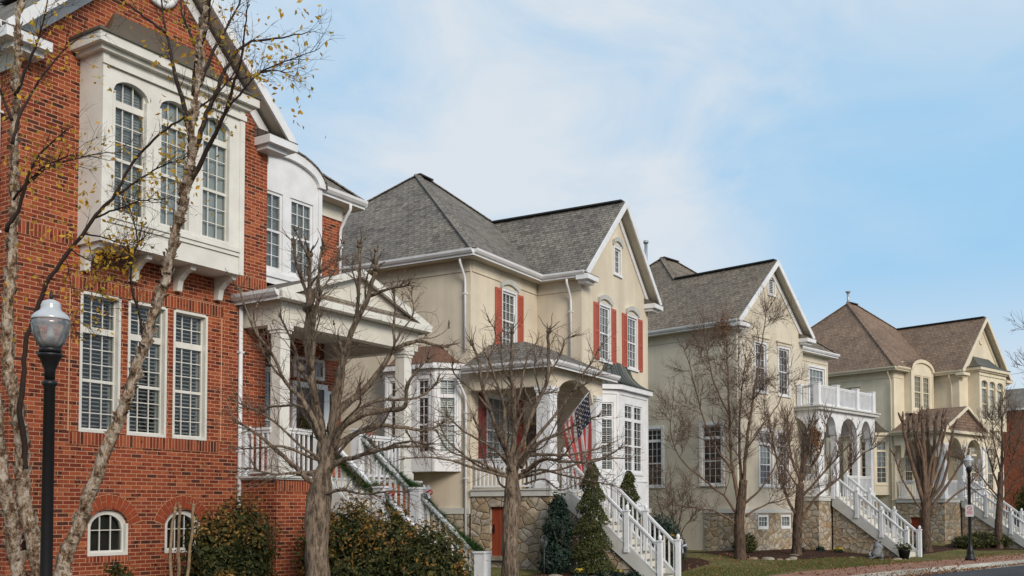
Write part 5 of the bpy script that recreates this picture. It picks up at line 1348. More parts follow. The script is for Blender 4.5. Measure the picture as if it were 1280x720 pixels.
for px, n in (([(112, 322), (150, 318)], 26), ([(115, 335), (150, 345)], 26), ([(130, 320), (150, 310)], 10), ([(88, 340), (92, 420)], 14), ([(104, 380), (130, 400)], 8), ([(60, 290), (75, 300)], 8), ([(225, 250), (240, 160)], 16), ([(90, 255), (150, 245)], 12), ([(195, 140), (240, 170)], 14), ([(300, 60), (390, 110)], 26), ([(170, 20), (260, 90)], 18), ([(330, 20), (400, 20)], 14), ([(345, 120), (385, 155)], 10), ([(20, 100), (60, 300)], 30), ([(40, 300), (10, 420)], 20), ([(40, 200), (110, 250)], 26), ([(170, 250), (235, 120)], 26), ([(200, 200), (260, 260)], 16), ([(60, 60), (150, 120)], 16), ([(290, 100), (240, 210)], 20)):
    leafy(smooth([at(u, v, Y0+rnd.uniform(-.7, .2))-P0 for u, v in px]), int(n*1.5), .036, .12, 0)
join(lm, tw, 'birch_twig', 'birch_twig', T0); lf.build('leaves', 'leaf_yellow', T0)
# ---- crape myrtle stems cut off before the second basement window
PM = onray(1, 228, -1.6)
TM = tree_root('crape_myrtle', 'three bare tan stems cut off short in front of the basement window', PM, STREET); TM['category'] = 'shrub'
for px, ln in (([(216, 745), (214, 700), (213, 660), (219, 636)], .1), ([(222, 745), (224, 700), (223, 660), (225, 634)], -.15), ([(230, 745), (236, 700), (240, 665), (242, 632)], .15)):
    b = MB(); p, rr = traced(px, PM.y, PM, ln, .03, .022, 4, .004); p.insert(0, V((p[0].x*.5, p[0].y*.5, -.05))); rr.insert(0, .035); b.tube(p, rr, 7, wob=.15); knuckle(b, p[-1], .032, 3, .1, (0, 0, 1), .010)
    b.build('stem', 'myrtle', TM)
# ================================================================== SHRUBS, LAMPS, GARLANDS AND SMALL THINGS
rf = random.Random(21)
def shrub(name, label, p, lumps, n, s, mats=('leaf_green',), top=None, group='garden shrubs', cat='shrub', stems=True):
    """lumps [(x, y, z, rx, ry, rz)...] relative to p; n leaves spread through the outer part of their volume"""
    t = thing(name, label, cat, p, 0, group); b = MB(); vol = [l[3]*l[4]*l[5] for l in lumps]
    lo = min(l[2]-l[5] for l in lumps); hi = max(l[2]+l[5] for l in lumps)
    k = 0
    while k < n:
        l = rf.choices(lumps, vol)[0]; d = V([rf.gauss(0, 1) for _ in range(3)]).normalized(); core = rf.random() < .30; r = rf.uniform(.2, .82) if core else rf.uniform(.42, 1)**.45
        nz = 1+.30*mn.noise(d*2.6+V((l[0], l[1], l[2]))*1.7)+.12*mn.noise(d*7)
        q = V((l[0]+d.x*l[3]*r*nz, l[1]+d.y*l[4]*r*nz, l[2]+d.z*l[5]*r*nz))
        if q.z < .02: continue
        if not core and mn.noise(q*3.3+V(p)) < -.30: k += .3; continue
        m = 0
        if top is not None and len(mats) > 1:
            hgt = (q.z-lo)/(hi-lo)+.45*mn.noise(q*1.9+V((7, 3, 1)))
            if hgt > top and rf.random() < .68 and not core: m = 1
        nn_ = (d+V([rf.gauss(0, .6) for _ in range(3)])).normalized(); a = nn_.orthogonal().normalized(); c = nn_.cross(a); th = rf.random()*6.28
        a, c = a*cos(th)+c*sin(th), c*cos(th)-a*sin(th); z = s*rf.uniform(.6, 1.3)*(2.1 if core else 1); e = nn_*z*.25
        b.poly([q-a*z, q+c*z*.5+e, q+a*z, q-c*z*.5+e], m); k += 1
    b.build('leaves', list(mats), t)
    if stems:
        q = MB()
        for l in lumps:
            for _ in range(7): shoot(q, (l[0]*.6, l[1]*.6, -.05), (l[0]*.4+rf.gauss(0, .3), l[1]*.4+rf.gauss(0, .3), 1), l[2]+l[5]*.75, .014, .004, 5, .2, 4, .1)
        q.build('stems', 'bark_dark', t)
    return t
rel = lambda h, x, y: (DV[h]*x+NV[h]*y)
def lump(h, x, y, z, a, c, rz):   # a along the front, c across: close enough to round
    v = rel(h, x, y); return (v.x, v.y, z, (a+c)/2, (a+c)/2, rz)
# azaleas of the brick house
p = gp(1, .6, -1.35)
shrub('azalea_bush', 'dark green azalea with rusty top leaves under the basement window', p, [lump(1, -.35, 0, .85, .6, .6, .9), lump(1, .15, -.05, 1.05, .7, .65, .95), lump(1, .5, .15, .7, .45, .45, .7), lump(1, 0, -.3, .5, .6, .5, .55)], 12000, .036, ('leaf_green', 'leaf_rust'), .62)
p = gp(1, 2.15, -3.2)
shrub('azalea_bush', 'long mounded azalea hedge with orange-brown top beside the garlanded steps', p, [lump(1, .25, 1.3, .95, .6, .6, .9), lump(1, .15, .5, 1.1, .7, .7, 1.0), lump(1, .1, -.4, .98, .7, .7, .95), lump(1, .1, -1.3, .82, .7, .65, .85), lump(1, -.2, 0, .5, .9, .9, .6), lump(1, .1, -1.55, .55, .5, .5, .6)], 24000, .036, ('leaf_green', 'leaf_rust'), .58)
# ground cover at the birch's foot and a sprig by the wall
p = gp(1, -4.6, -3.6)
b = MB()
for _ in range(5200):
    x, y = rf.uniform(-2.2, 3.0), rf.uniform(-1.0, 3.0); v = rel(1, x, y); leaf(b, V((v.x, v.y, rf.uniform(.02, .30)*(1+.4*mn.noise(V((x, y, 0)))))), .045, rf)
o = b.build('ground_cover', 'leaf_green', None, p); kind(o, 'stuff')
shrub('small_shrub', 'small sprig of green leaves below the first basement window', gp(1, -1.0, -.5), [lump(1, 0, 0, .42, .28, .25, .42)], 420, .04, ('leaf_green',), None, stems=False)
shrub('small_shrub', 'small olive plant at the foot of the cut-off tan stems', gp(1, .05, -1.9), [lump(1, 0, 0, .42, .3, .25, .38)], 420, .045, ('leaf_rust',), None, stems=False)
# columnar conifer and the two spiral topiaries
def cone_plant(name, label, p, H, R, n, s, m, spiral=0, group='garden shrubs', z0=.15, lights=False):
    t = thing(name, label, 'shrub', p, 0, group); b = MB()
    if not spiral:
        # dark inner body of leaves first, then the outer ones
        for _ in range(n):
            z = rf.random()**.9; r = R*min(1, (1.08-z)*1.6)*(1+.22*mn.noise(V((z*4, rf.random()*.1, 1)))); th = rf.random()*6.28; k = rf.uniform(.35, 1)**.5
            leaf(b, V((cos(th)*r*k, sin(th)*r*k, z0+z*(H-z0)+.06*mn.noise(V((th*2, z*6, 0))))), s*rf.uniform(.7, 1.3), rf)
    else:
        turns = spiral
        for _ in range(n):
            z = rf.random()**1.25; th = rf.random()*6.28; ph = (z*turns-th/6.283) % 1
            lobe = (1-ph)**.8*min(1, ph*9+.35)
            r = R*(1-z)**.5*(.34+.78*lobe)+.04; k = rf.uniform(.25, 1)**.5
            leaf(b, V((cos(th)*r*k, sin(th)*r*k, z0+z*(H-z0)+rf.gauss(0, .012))), s*rf.uniform(.6, 1.3), rf)
    b.build('leaves', m, t)
    q = MB(); q.tube([(0, 0, -.1), (0, 0, H*.9)], [.05, .015], 7); q.build('stem', 'bark_dark', t)
    if lights:
        q = MB(); wire = []
        for i in range(70):
            z = i/70; th = z*turns*6.283+1.5; r = R*(1-z)**.5*1.04+.04; c_ = (cos(th)*r, sin(th)*r, z0+z*(H-z0)); q.lathe(c_, [(.002, -.016), (.014, 0), (.002, .016)], 5); wire.append(c_)
        q.tube(wire, .004, 4, m=1); q.build('light_string', ['ribbon_white', 'black'], t)
    return t
shrub('conifer_shrub', 'blue-green columnar shrub against the stone porch base', gp(2, -7.2, -1.5), [lump(2, 0, 0, .5, .45, .45, .6), lump(2, .08, 0, 1.15, .42, .4, .7), lump(2, .12, 0, 1.7, .28, .28, .5), lump(2, -.25, 0, .35, .35, .35, .4)], 8000, .042, ('leaf_blue',), None)
cone_plant('spiral_topiary', 'tall clipped spiral topiary left of the white steps', gp(2, -6.74, -2.32), 3.05, .60, 17000, .03, 'needle', 4.6, lights=True)
cone_plant('spiral_topiary', 'shorter clipped topiary right of the white steps before the bay', gp(2, -2.7, -1.6), 2.9, .48, 9000, .034, 'needle', 3.5, z0=.9, lights=True)
shrub('evergreen_bush', 'round dark evergreen bush at the right end of the beige house', gp(2, .1, -1.5), [lump(2, 0, 0, .8, .6, .6, .8), lump(2, 1.2, .3, .6, .6, .5, .6)], 4200, .045, ('leaf_blue',), None)
shrub('evergreen_bush', 'low olive shrub behind the foot of the white steps', gp(2, -1.4, -2.4), [lump(2, 0, 0, .5, .5, .5, .6)], 2200, .045, ('leaf_green', 'leaf_rust'), .6)
shrub('evergreen_bush', 'dark sprawling bush at the stone corner of the arcade house', gp(3, -2.9, -.6), [lump(3, -.3, 0, .25, .5, .4, .35), lump(3, .2, .1, .35, .35, .3, .45)], 1900, .045, ('leaf_green',), None)
for i, (x, y, z, lb) in enumerate(((-8.6, -3.0, .62, 'leftmost low dark hedge bush under the far lamp'), (-7.4, -3.1, .78, 'rounded dark hedge bush below the far white staircase'), (-6.2, -3.3, .7, 'rightmost dark hedge bush at the trunk of the slim bare tree'))):
    shrub('hedge_bush', lb, gp(4, x, y), [lump(4, 0, 0, z*.5, .85, .6, z*.55), lump(4, .4, .1, z*.45, .6, .6, z*.5)], 2600, .055, ('leaf_green',), None)
shrub('evergreen_tree', 'dark evergreen mass at the right edge beside the far brick house', gp(4, 1.6, -2.2), [lump(4, 0, 0, 1.6, 1.5, 1.3, 1.7), lump(4, 1.2, .4, 2.2, 1.2, 1.2, 1.5), lump(4, -.6, -.3, .9, 1, 1, .9)], 8000, .075, ('leaf_green',), None)

# ---------------------------------------------------------------- lamps
def lamp(p, H, label, sign=False):
    t = thing('street_lamp', label, 'street lamp', p, 0, 'acorn street lamps')
    b = MB(); k = H/4.3
    b.lathe((0, 0, 0), [(.20, -.1), (.20, .10), (.17, .16), (.13, .22), (.14, .30), (.11, .46), (.085, .52), (.07, .62), (.062, .70), (.055, H-1.02), (.075, H-1.0), (.075, H-.97), (.05, H-.95)], 16); b.build('pole', 'black', t)
    b = MB(); b.lathe((0, 0, H-.95), [(.05, 0), (.055, .10), (.10, .22), (.125, .245), (.125, .27), (.09, .275)], 16)
    for i in range(8): th = i*pi/4; b.tube([(.105*cos(th), .105*sin(th), H-.67), (.105*cos(th), .105*sin(th), H-.63)], .006, 5)
    b.lathe((0, 0, H-.675), [(.085, 0), (.11, .01), (.11, .05), (.10, .055)], 16); b.build('collar', 'black', t)
    z = H-.62
    b = MB(); b.lathe((0, 0, z), [(.10, 0), (.14, .06), (.175, .15), (.19, .24), (.186, .285)], 24); b.build('globe', 'globe', t)
    b = MB(); b.lathe((0, 0, z+.286), [(.19, 0), (.192, .012), (.165, .06), (.11, .10), (.095, .125), (.10, .15), (.085, .19), (.035, .215), (.012, .22)], 24); b.build('lid', 'lamp_lid', t)
    b = MB(); b.lathe((0, 0, z+.505), [(.012, 0), (.022, .02), (.01, .045), (.016, .065), (.003, .10)], 10); b.build('finial', 'black', t)
    b = MB(); b.lathe((0, 0, z), [(.05, 0), (.05, .10), (.035, .12), (.035, .22), (.02, .235)], 10); b.build('bulb', 'lamp_core', t)
    return t
pl_ = at(58, 700, 10.5); lamp(V((pl_.x, pl_.y, zt(-5.4))), 4.25, 'tall black lamp post with a clear acorn globe in front of the brick house')
pf_ = onray(3, 1211, -6.4); lamp(pf_, 4.25, 'distant black lamp post carrying a small white sign near the kerb')
t = thing('street_sign', 'small white sign with red marks strapped to the far lamp post', 'sign', (pf_.x, pf_.y, pf_.z+1.72), atan2(-pf_.x, pf_.y)*1+.0)
b = MB(); b.bx(-.15, .15, -.085, -.07, 0, .46); b.build('panel', 'sign', t)
q = MB(); c = V((0, -.089, .33)); n = 20
for i in range(n):
    a0, a1 = 2*pi*i/n, 2*pi*(i+1)/n; P = lambda a, r: (c.x+r*cos(a), c.y, c.z+r*sin(a)); q.poly([P(a0, .062), P(a1, .062), P(a1, .085), P(a0, .085)])
q.poly([(-.06, -.0895, .385), (-.05, -.0895, .395), (.06, -.0895, .275), (.05, -.0895, .265)])
for z in (.20, .15, .10): q.bx(-.10, .10, -.0895, -.087, z, z+.022)
q.build('lettering', 'sign_red', t)

# ---------------------------------------------------------------- garlands and bows
def garland(label, h, path, group='evergreen garlands', bows=()):
    p = [wp(h, *q) for q in path]; o = p[0].copy(); t = thing('garland', label, 'garland', o, 0, group); b = MB()
    P = smooth([a-o for a in p], 8)
    for i in range(len(P)-1):
        for _ in range(150):
            c = P[i].lerp(P[i+1], rf.random()); d = (P[i+1]-P[i]).normalized(); e = (rand_perp(d)+d*rf.uniform(-.4, .9)+V((0, 0, -.35))).normalized(); L = rf.uniform(.07, .19); w_ = e.cross(d).normalized()*.010
            b.poly([c-w_, c+w_, c+e*L])
    b.build('sprigs', 'garland', t)
    for q in bows:
        c = wp(h, *q)-o; k = MB()
        for j in range(7):
            th = j*.9; ax = V((cos(th), sin(th)*.6, sin(th))); r = .15; s = ax.orthogonal().normalized()*.03
            pts_ = [c, c+ax*r*.7+V((0, 0, .05)), c+ax*r, c+ax*r*.6-V((0, 0, .05)), c]
            for a, e in zip(pts_, pts_[1:]): k.poly([a-s, a+s, e+s, e-s], 0 if j % 4 else 1)
        for sx in (-.06, .05): k.poly([c+V((sx-.03, 0, 0)), c+V((sx+.03, 0, 0)), c+V((sx*2+.03, -.03, -.34)), c+V((sx*2-.03, -.03, -.34))], 0)
        k.build('bow', ['ribbon_white', 'ribbon_red'], t)
    return t
rz = lambda y: 2.25+(y+1.05)*(2.25-zt(-4.3)-.14)/3.12+.92
near = [(3.06, y, rz(y)+.02-(.20*sin(pi*((y+1.2)/1.45 % 1)) if True else 0)) for y in (-1.2, -1.55, -1.95, -2.35, -2.65, -3.0, -3.4, -3.8, -4.1)]
far_ = [(4.2, y, rz(y)+.04-.10*sin(pi*((y+1.2)/1.45 % 1))) for y in (-1.2, -1.55, -1.95, -2.35, -2.65, -3.0, -3.4, -3.8, -4.1)]
garland('green garland with a silver bow on the near rail of the brick house steps', 1, near, bows=[(3.06, -2.78, rz(-2.7)+.02)])
garland('green garland with silver and red bows on the far rail of the brick steps', 1, far_, bows=[(4.22, -2.78, rz(-2.7)+.06), (4.22, -1.2, rz(-1.2)+.1)])
t = thing('ribbon_bow', 'black and white bow tied to the foot newel post of the beige house steps', 'bow', wp(2, -4.62, -4.05, .62))
k = MB()
for j in range(8):
    th = j*.8; ax = V((cos(th), .4*sin(th*2), sin(th))); s = ax.orthogonal().normalized()*.03
    for a, e in ((V((0, 0, 0)), ax*.12+V((0, 0, .04))), (ax*.12+V((0, 0, .04)), ax*.14-V((0, 0, .05)))): k.poly([a-s, a+s, e+s, e-s], j % 2)
for sx in (-.05, .05): k.poly([(sx-.03, 0, 0), (sx+.03, 0, 0), (sx*2+.03, -.02, -.3), (sx*2-.03, -.02, -.3)], 0 if sx < 0 else 1)
k.build('loops', ['ribbon_white', 'ribbon_black'], t)
# wreath on the brick house door
t = thing('door_wreath', 'round dark wreath with an orange flower hung by the brick house door', 'wreath', wp(1, 5.42, 1.44, 3.55), pi/2-ANG[1])
b = MB()
for _ in range(900):
    th = rf.random()*6.28; ph = rf.random()*6.28; r = .2+.09*cos(ph); leaf(b, V((cos(th)*r, -.06*sin(ph), sin(th)*r)), .035, rf)
b.build('foliage', 'leaf_green', t); b = MB()
for j in range(9): th = j*.7; b.poly([(.0, -.11, .0), (.05*cos(th), -.12, .05*sin(th)), (.075*cos(th+.35), -.10, .075*sin(th+.35)), (.05*cos(th+.7), -.12, .05*sin(th+.7))])
b.build('flower', 'gold', t)

# ---------------------------------------------------------------- flag
a0 = at(690, 550, 29.4); tip = at(737, 489, 28.6)
t = thing('hanging_flag', 'striped flag with a starred blue canton hanging from a slanted pole on the porch', 'flag', a0)
b = MB(); b.tube([(0, 0, 0), tip-a0], .014, 8); b.lathe(tip-a0, [(.014, -.02), (.03, .01), (.014, .04), (.002, .06)], 8); b.build('pole', 'ribbon_white', t)
h0, h1 = (tip-a0)*.97, (tip-a0)*.28; NU, NVV = 13, 22; L = 2.0
bot = (h0+h1)/2+V((.14, -.05, -L*.98))
def cloth(u, v):
    top = h0.lerp(h1, u); f = 1-.66*v**1.6
    c = h0.lerp(h1, .12)
    drop = top+V((0, 0, -L*v*(1-.12*u)))
    mid = V((c.x, c.y, drop.z)); p = mid+(V((drop.x, drop.y, drop.z))-mid)*f
    side = V((.5, -.86, 0)); wv = .075*min(1, v*3)*sin(u*15+v*3)+.04*v*sin(u*31+2)
    return p+side*wv+V((.10*v, -.02*v, 0))+V((0, 0, -.10*v*v*(1-u)*.5))
b = MB()
for i in range(NU*3):
    for j in range(NVV):
        u0, u1, v0, v1 = i/(NU*3), (i+1)/(NU*3), j/NVV, (j+1)/NVV
        s_ = i//3; m = 2 if (s_ < 7 and j < 9) else (0 if s_ % 2 == 0 else 1)
        b.poly([cloth(u0, v0), cloth(u1, v0), cloth(u1, v1), cloth(u0, v1)], m, smooth=True)
b.build('cloth', ['flag_red', 'flag_white', 'flag_blue'], t)
q = MB()
for r in range(9):
    for c_ in range(6 if r % 2 == 0 else 5):
        u = (r+1)/10*7/13; v = ((c_+.5)/6 if r % 2 == 0 else (c_+1)/6)*9/NVV
        o_ = cloth(u, v); eu = (cloth(u+.01, v)-o_).normalized(); ev = (cloth(u, v+.01)-o_).normalized(); nn_ = eu.cross(ev).normalized()
        for sg in (.004, -.004):
            pt = [o_+nn_*sg+(eu*cos(2*pi*k/10)+ev*sin(2*pi*k/10))*(.034 if k % 2 == 0 else .014) for k in range(10)]; q.poly(pt)
q.build('stars', 'flag_white', t)

# ---------------------------------------------------------------- porch and garden objects
def local(h, x, y, z, label, name, cat, rot=0, group=None): return thing(name, label, cat, wp(h, x, y, z), pi/2-ANG[h]+rot, group)
t = local(2, -3.4, -.35, 2.2, 'small slatted tan bench with red ends on the beige house porch', 'porch_bench', 'bench')
b = MB()
for i in range(4): b.bx(-.55, .55, -.2+.11*i, -.11+.11*i, .42, .45)
b.build('seat', 'tanwood', t); b = MB()
for i in range(7): b.bx(-.52+.165*i, -.44+.165*i, .22, .245, .45, .92)
b.bx(-.55, .55, .215, .25, .9, .96); b.build('backrest', 'tanwood', t)
for x in (-.5, .5):
    for y in (-.16, .22): b = MB(); b.bx(x-.03, x+.03, y-.03, y+.03, 0, .42); b.build('leg', 'tanwood', t)
    b = MB(); b.bx(x-.05, x+.05, -.22, .26, .60, .66); b.bx(x-.04, x+.04, -.21, -.15, .42, .6); b.build('armrest', 'ribbon_red', t)
t = local(2, -4.25, -.45, 2.2, 'white folding plant stand with crossed legs beside the porch column', 'plant_stand', 'stand')
for x in (-.16, .16):
    b = MB(); b.beam((x, -.2, 0), (x, .2, .8), .04, .03); b.build('leg', 'white', t); b = MB(); b.beam((x, .2, 0), (x, -.2, .8), .04, .03); b.build('leg', 'white', t)
b = MB(); b.bx(-.2, .2, -.22, .22, .8, .83); b.build('tray', 'white', t)
t = local(2, -4.25, -.45, 3.03, 'dark potted plant standing on the white folding stand', 'potted_plant', 'plant'); b = MB(); b.lathe((0, 0, 0), [(.09, 0), (.13, .18), (.14, .2), (.12, .2)], 14); b.build('pot', 'black', t); b = MB()
for _ in range(260): leaf(b, V((rf.gauss(0, .11), rf.gauss(0, .11), .22+abs(rf.gauss(0, .13)))), .05, rf)
b.build('leaves', 'leaf_green', t)
# spiral ornament on a stake
t = local(2, -8.05, -1.6, zt(-1.6), 'round metal spiral ornament on a stake at the stone wall', 'garden_ornament', 'ornament'); b = MB(); b.tube([(0, 0, -.1), (0, 0, .78)], .012, 6); b.build('stake', 'iron', t); b = MB()
b.tube([(.15*cos(a_*.3), 0, .92+.15*sin(a_*.3)) for a_ in range(22)], .018, 6); b.tube([(.012*a_*.32*cos(a_*.45), -.0, .92+.012*a_*.32*sin(a_*.45)) for a_ in range(32)], .014, 6); b.build('disc', 'iron', t)
# pots at the arcade steps
def planter(h, x, y, label, r=.24, fl=True):
    t = thing('planter', label, 'planter', gp(h, x, y), 0, 'planters beside the arcade steps'); b = MB(); b.lathe((0, 0, 0), [(r*.7, 0), (r*.95, .32), (r*1.05, .36), (r*.95, .37), (r*.9, .34)], 16); b.build('pot', 'black', t); b = MB()
    for _ in range(420): leaf(b, V((rf.gauss(0, r*.55), rf.gauss(0, r*.55), .38+abs(rf.gauss(0, .11)))), .045, rf)
    b.build('leaves', 'leaf_green', t)
    if fl:
        b = MB()
        for _ in range(22): leaf(b, V((rf.gauss(0, r*.6), rf.gauss(0, r*.6), .50+abs(rf.gauss(0, .07)))), .04, rf)
        b.build('flowers', 'ribbon_white', t)
planter(3, 2.55, -4.35, 'dark planter with white flowers left of the arcade steps'); planter(3, 4.75, -4.0, 'dark planter right of the arcade steps, no flowers', .26, False)
# crouching stone figure
t = local(3, 1.05, -3.9, zt(-3.9), 'weathered grey stone lion lying on the mulch beside the arcade steps', 'stone_lion', 'statue', .3)
b = MB()
def blob(b, c, r, n=10):
    b.lathe(c, [(r[0]*sin(pi*i/8)+.001, -r[2]*cos(pi*i/8)) for i in range(9)], n)
b.tube([(-.42, 0, .14), (-.3, 0, .2), (-.05, 0, .24), (.18, 0, .28), (.3, 0, .36)], [.07, .17, .17, .18, .13], 12, wob=.2)
b.tube([(.24, 0, .34), (.33, 0, .48), (.38, 0, .58)], [.17, .20, .13], 12, wob=.3); b.tube([(.36, 0, .56), (.44, 0, .53), (.52, 0, .50)], [.13, .10, .06], 10)
for s in (-1, 1):
    b.tube([(.2, s*.13, .2), (.38, s*.14, .06), (.60, s*.14, .045)], [.075, .055, .05], 8); b.tube([(-.3, s*.14, .2), (-.18, s*.2, .1), (-.02, s*.2, .045)], [.12, .09, .05], 8); b.tube([(.33, s*.10, .64), (.31, s*.13, .71)], [.045, .015], 6)
b.tube([(-.46, 0, .12), (-.6, .1, .06), (-.62, .26, .05)], [.03, .025, .035], 6)
b.build('body', 'statue', t)
# stone edging and rocks
def rocks(h, pts_, label, grp):
    for i, (x, y, r) in enumerate(pts_):
        b = MB(); n = 9; seed = rf.random()*50
        rings = []
        for j, (k, z) in enumerate(((.9, -.25), (1.05, 0), (.95, .5), (.5, .72))):
            rings.append([V((cos(2*pi*a_/n)*r*k*(1+.35*mn.noise(V((cos(2*pi*a_/n)*2, sin(2*pi*a_/n)*2, seed+j*.2)))), sin(2*pi*a_/n)*r*k*.7*(1+.35*mn.noise(V((a_, seed, j*.3)))), z*r*.55)) for a_ in range(n)])
        for A, B in zip(rings, rings[1:]):
            for a_ in range(n): b.poly([A[a_], A[(a_+1) % n], B[(a_+1) % n], B[a_]])
        b.poly(rings[-1]); o = b.build('edging_stone', 'rock', None, gp(h, x, y)); o.rotation_euler = (0, 0, rf.random()*3); tag(o, label, 'stone', grp)
bed('garden_bed', 2, [(-8.4, -1.1), (-8.2, -2.0), (-7.2, -2.75), (-6.3, -3.9), (-6.12, -4.3), (-6.1, -1.1)])
bed('garden_bed', 2, [(-4.6, -1.1), (-4.6, -4.0), (-2.5, -3.2), (0, -2.8), (2.5, -2.6), (3.8, -1.6), (3.8, 2), (2.7, 2.0), (2.7, -.05)])
bed('garden_bed', 3, [(-5.2, .8), (-4.8, -1.6), (-3.6, -2.6), (-2.2, -2.9), (-.4, -2.8), (.6, -3.2), (1.6, -4.2), (2.9, -4.3), (2.9, -1.05), (1.95, -1.05), (1.95, -.08), (-2.6, -.08), (-2.7, .8)])
bed('garden_bed', 3, [(4.4, -1.1), (4.4, -4.1), (6, -3.9), (9.5, -3.6), (13, -3.6), (14, -1.5), (11, 0), (8, .5), (7.4, -1.1)])
bed('garden_bed', 1, [(-6, -.1), (-6, -4.7), (-3, -4.9), (1, -4.8), (3.0, -5.0), (3.02, -1.1), (1.9, -1.1), (1.9, -.1)])
bed('garden_bed', 4, [(-9.6, -2.0), (-9.5, -3.9), (-5.6, -4.4), (-5.1, -4.6), (-5.05, -1.1), (-6.7, -1.1)])
rocks(2, [(-8.3+.36*i, -1.95-.0-.33*max(0, i-1)+.1*sin(i), .2+.05*sin(i*2.3)) for i in range(7)], 'flat stone edging the bed of the spiral topiary', 'edging stones of the topiary bed')
rocks(3, [(-4.9+.42*i, -2.0-.55*sin(i*.55)-.05*i, .17+.07*sin(i*1.9)) for i in range(9)], 'rough stone edging the mulch bed under the tall bare tree', 'edging stones of the tree bed')
rocks(3, [(.2, -3.3, .14), (1.9, -4.35, .16), (1.4, -4.45, .11), (.75, -4.2, .12)], 'pale rock lying near the grey stone lion', 'rocks near the statue')
def flowers(h, x, y, label, m='flower', n=130, r=.10):
    t = thing('flower_clump', label, 'flower', gp(h, x, y), 0, 'bedding plants'); b = MB()
    for _ in range(n*4): leaf(b, V((rf.gauss(0, r*.7), rf.gauss(0, r*.7), abs(rf.gauss(0, .07))+.05)), .045, rf)
    b.build('leaves', 'leaf_blue', t)
    if m:
        b = MB()
        for _ in range(n): leaf(b, V((rf.gauss(0, r*.6), rf.gauss(0, r*.6), rf.uniform(.12, .24))), .035, rf)
        b.build('petals', m, t)
for h, x, y, lb, m in ((2, -7.35, -2.25, 'yellow pansies at the foot of the columnar shrub', 'flower'), (2, -6.5, -2.95, 'yellow pansies between the tall topiary and the steps', 'flower'), (2, -6.75, -3.0, 'low leafy clump just left of the pansies by the steps', None), (2, -6.35, -3.35, 'low leafy clump nearest the foot of the white steps', None), (2, -7.0, -2.65, 'low leafy clump between the two clumps of yellow pansies', None),
        (3, -.2, -1.3, 'small green clump under the left basement window', None), (3, 1.3, -1.4, 'small green clump between the basement windows and porch', None), (3, 1.7, -2.0, 'yellow-green clump at the corner of the arcade base', 'flower')): flowers(h, x, y, lb, m)
# grass and fallen leaves
b = MB()
def blades(h, x0, x1, y0, y1, n, s=.07):
    for _ in range(n):
        x, y = rf.uniform(x0, x1), rf.uniform(y0, y1); p = gp(h, x, y); th = rf.random()*6.28; w_ = V((cos(th), sin(th), 0))*.008; e = V((rf.gauss(0, .03), rf.gauss(0, .03), rf.uniform(.5, 1.2)*s)); b.poly([p-w_, p+w_, p+e])
blades(2, -12.5, -8.2, -5.3, -.5, 7000); blades(2, -8.2, -4, -5.3, -3.0, 5000); blades(2, -4, 4, -5.3, -3.2, 8000); blades(3, -6, 1.2, -5.3, -3.0, 8000); blades(3, 8, 14, -5.3, -3.7, 4000)
kind(b.build('grass', 'grass_blade'), 'stuff')
b = MB()
for h, x0, x1, y0, y1, n in ((3, -7, 2.8, -5.6, -.4, 900), (2, -9, 4, -5.4, -1.2, 700), (3, 4.5, 14, -5.5, -1, 500), (3, -9, 14, -8.15, -7.4, 1500), (3, -9, 14, -7.3, -5.4, 500), (1, -6, 3, -5.2, -.3, 300)):
    for _ in range(n): leaf(b, gp(h, rf.uniform(x0, x1), rf.uniform(y0, y1), .03), .045, rf)
kind(b.build('fallen_leaves', 'fallen'), 'stuff')
# ------------------------------------------------------------------ light
w = bpy.data.worlds.new('World'); S.world = w; w.use_nodes = True
nt = w.node_tree; nt.nodes.clear()
def nn(t, **k):
    x = nt.nodes.new('ShaderNode'+t)
    for a, b in k.items(): setattr(x, a, b)
    return x
out = nn('OutputWorld'); bg = nn('Background'); sky = nn('TexSky', sky_type='NISHITA', sun_disc=False)
SE, SR = radians(28), radians(151)
sky.sun_elevation = SE; sky.sun_rotation = SR; sky.air_density = 1.0; sky.dust_density = 1.2; sky.ozone_density = 2.0
tc = nn('TexCoord'); mp = nn('Mapping'); mp.inputs['Scale'].default_value = (1.3, 1.3, 2.4); mp.inputs['Rotation'].default_value = (0, .25, .4)
nt.links.new(tc.outputs['Generated'], mp.inputs[0])
nz = nn('TexNoise'); nz.inputs['Scale'].default_value = 1.5; nz.inputs['Detail'].default_value = 8; nz.inputs['Roughness'].default_value = .52; nz.inputs['Distortion'].default_value = .35
nt.links.new(mp.outputs[0], nz.inputs['Vector'])
rp = nn('ValToRGB'); e = rp.color_ramp.elements; e[0].position = .40; e[0].color = (0, 0, 0, 1); e[1].position = .60; e[1].color = (.95, .95, .95, 1)
n2 = nn('TexNoise'); n2.inputs['Scale'].default_value = 4.2; n2.inputs['Detail'].default_value = 9; n2.inputs['Roughness'].default_value = .6; n2.inputs['Distortion'].default_value = .5; nt.links.new(mp.outputs[0], n2.inputs['Vector'])
mm = nn('MixRGB'); mm.inputs[0].default_value = .5; nt.links.new(nz.outputs[0], mm.inputs[1]); nt.links.new(n2.outputs[0], mm.inputs[2])
nt.links.new(mm.outputs[0], rp.inputs[0])
veil = nn('MixRGB'); veil.inputs[0].default_value = .9; veil.inputs[2].default_value = (4.6, 7.1, 9.6, 1); nt.links.new(sky.outputs[0], veil.inputs[1])
mx = nn('MixRGB'); mx.inputs[2].default_value = (7.6, 8.2, 8.8, 1)
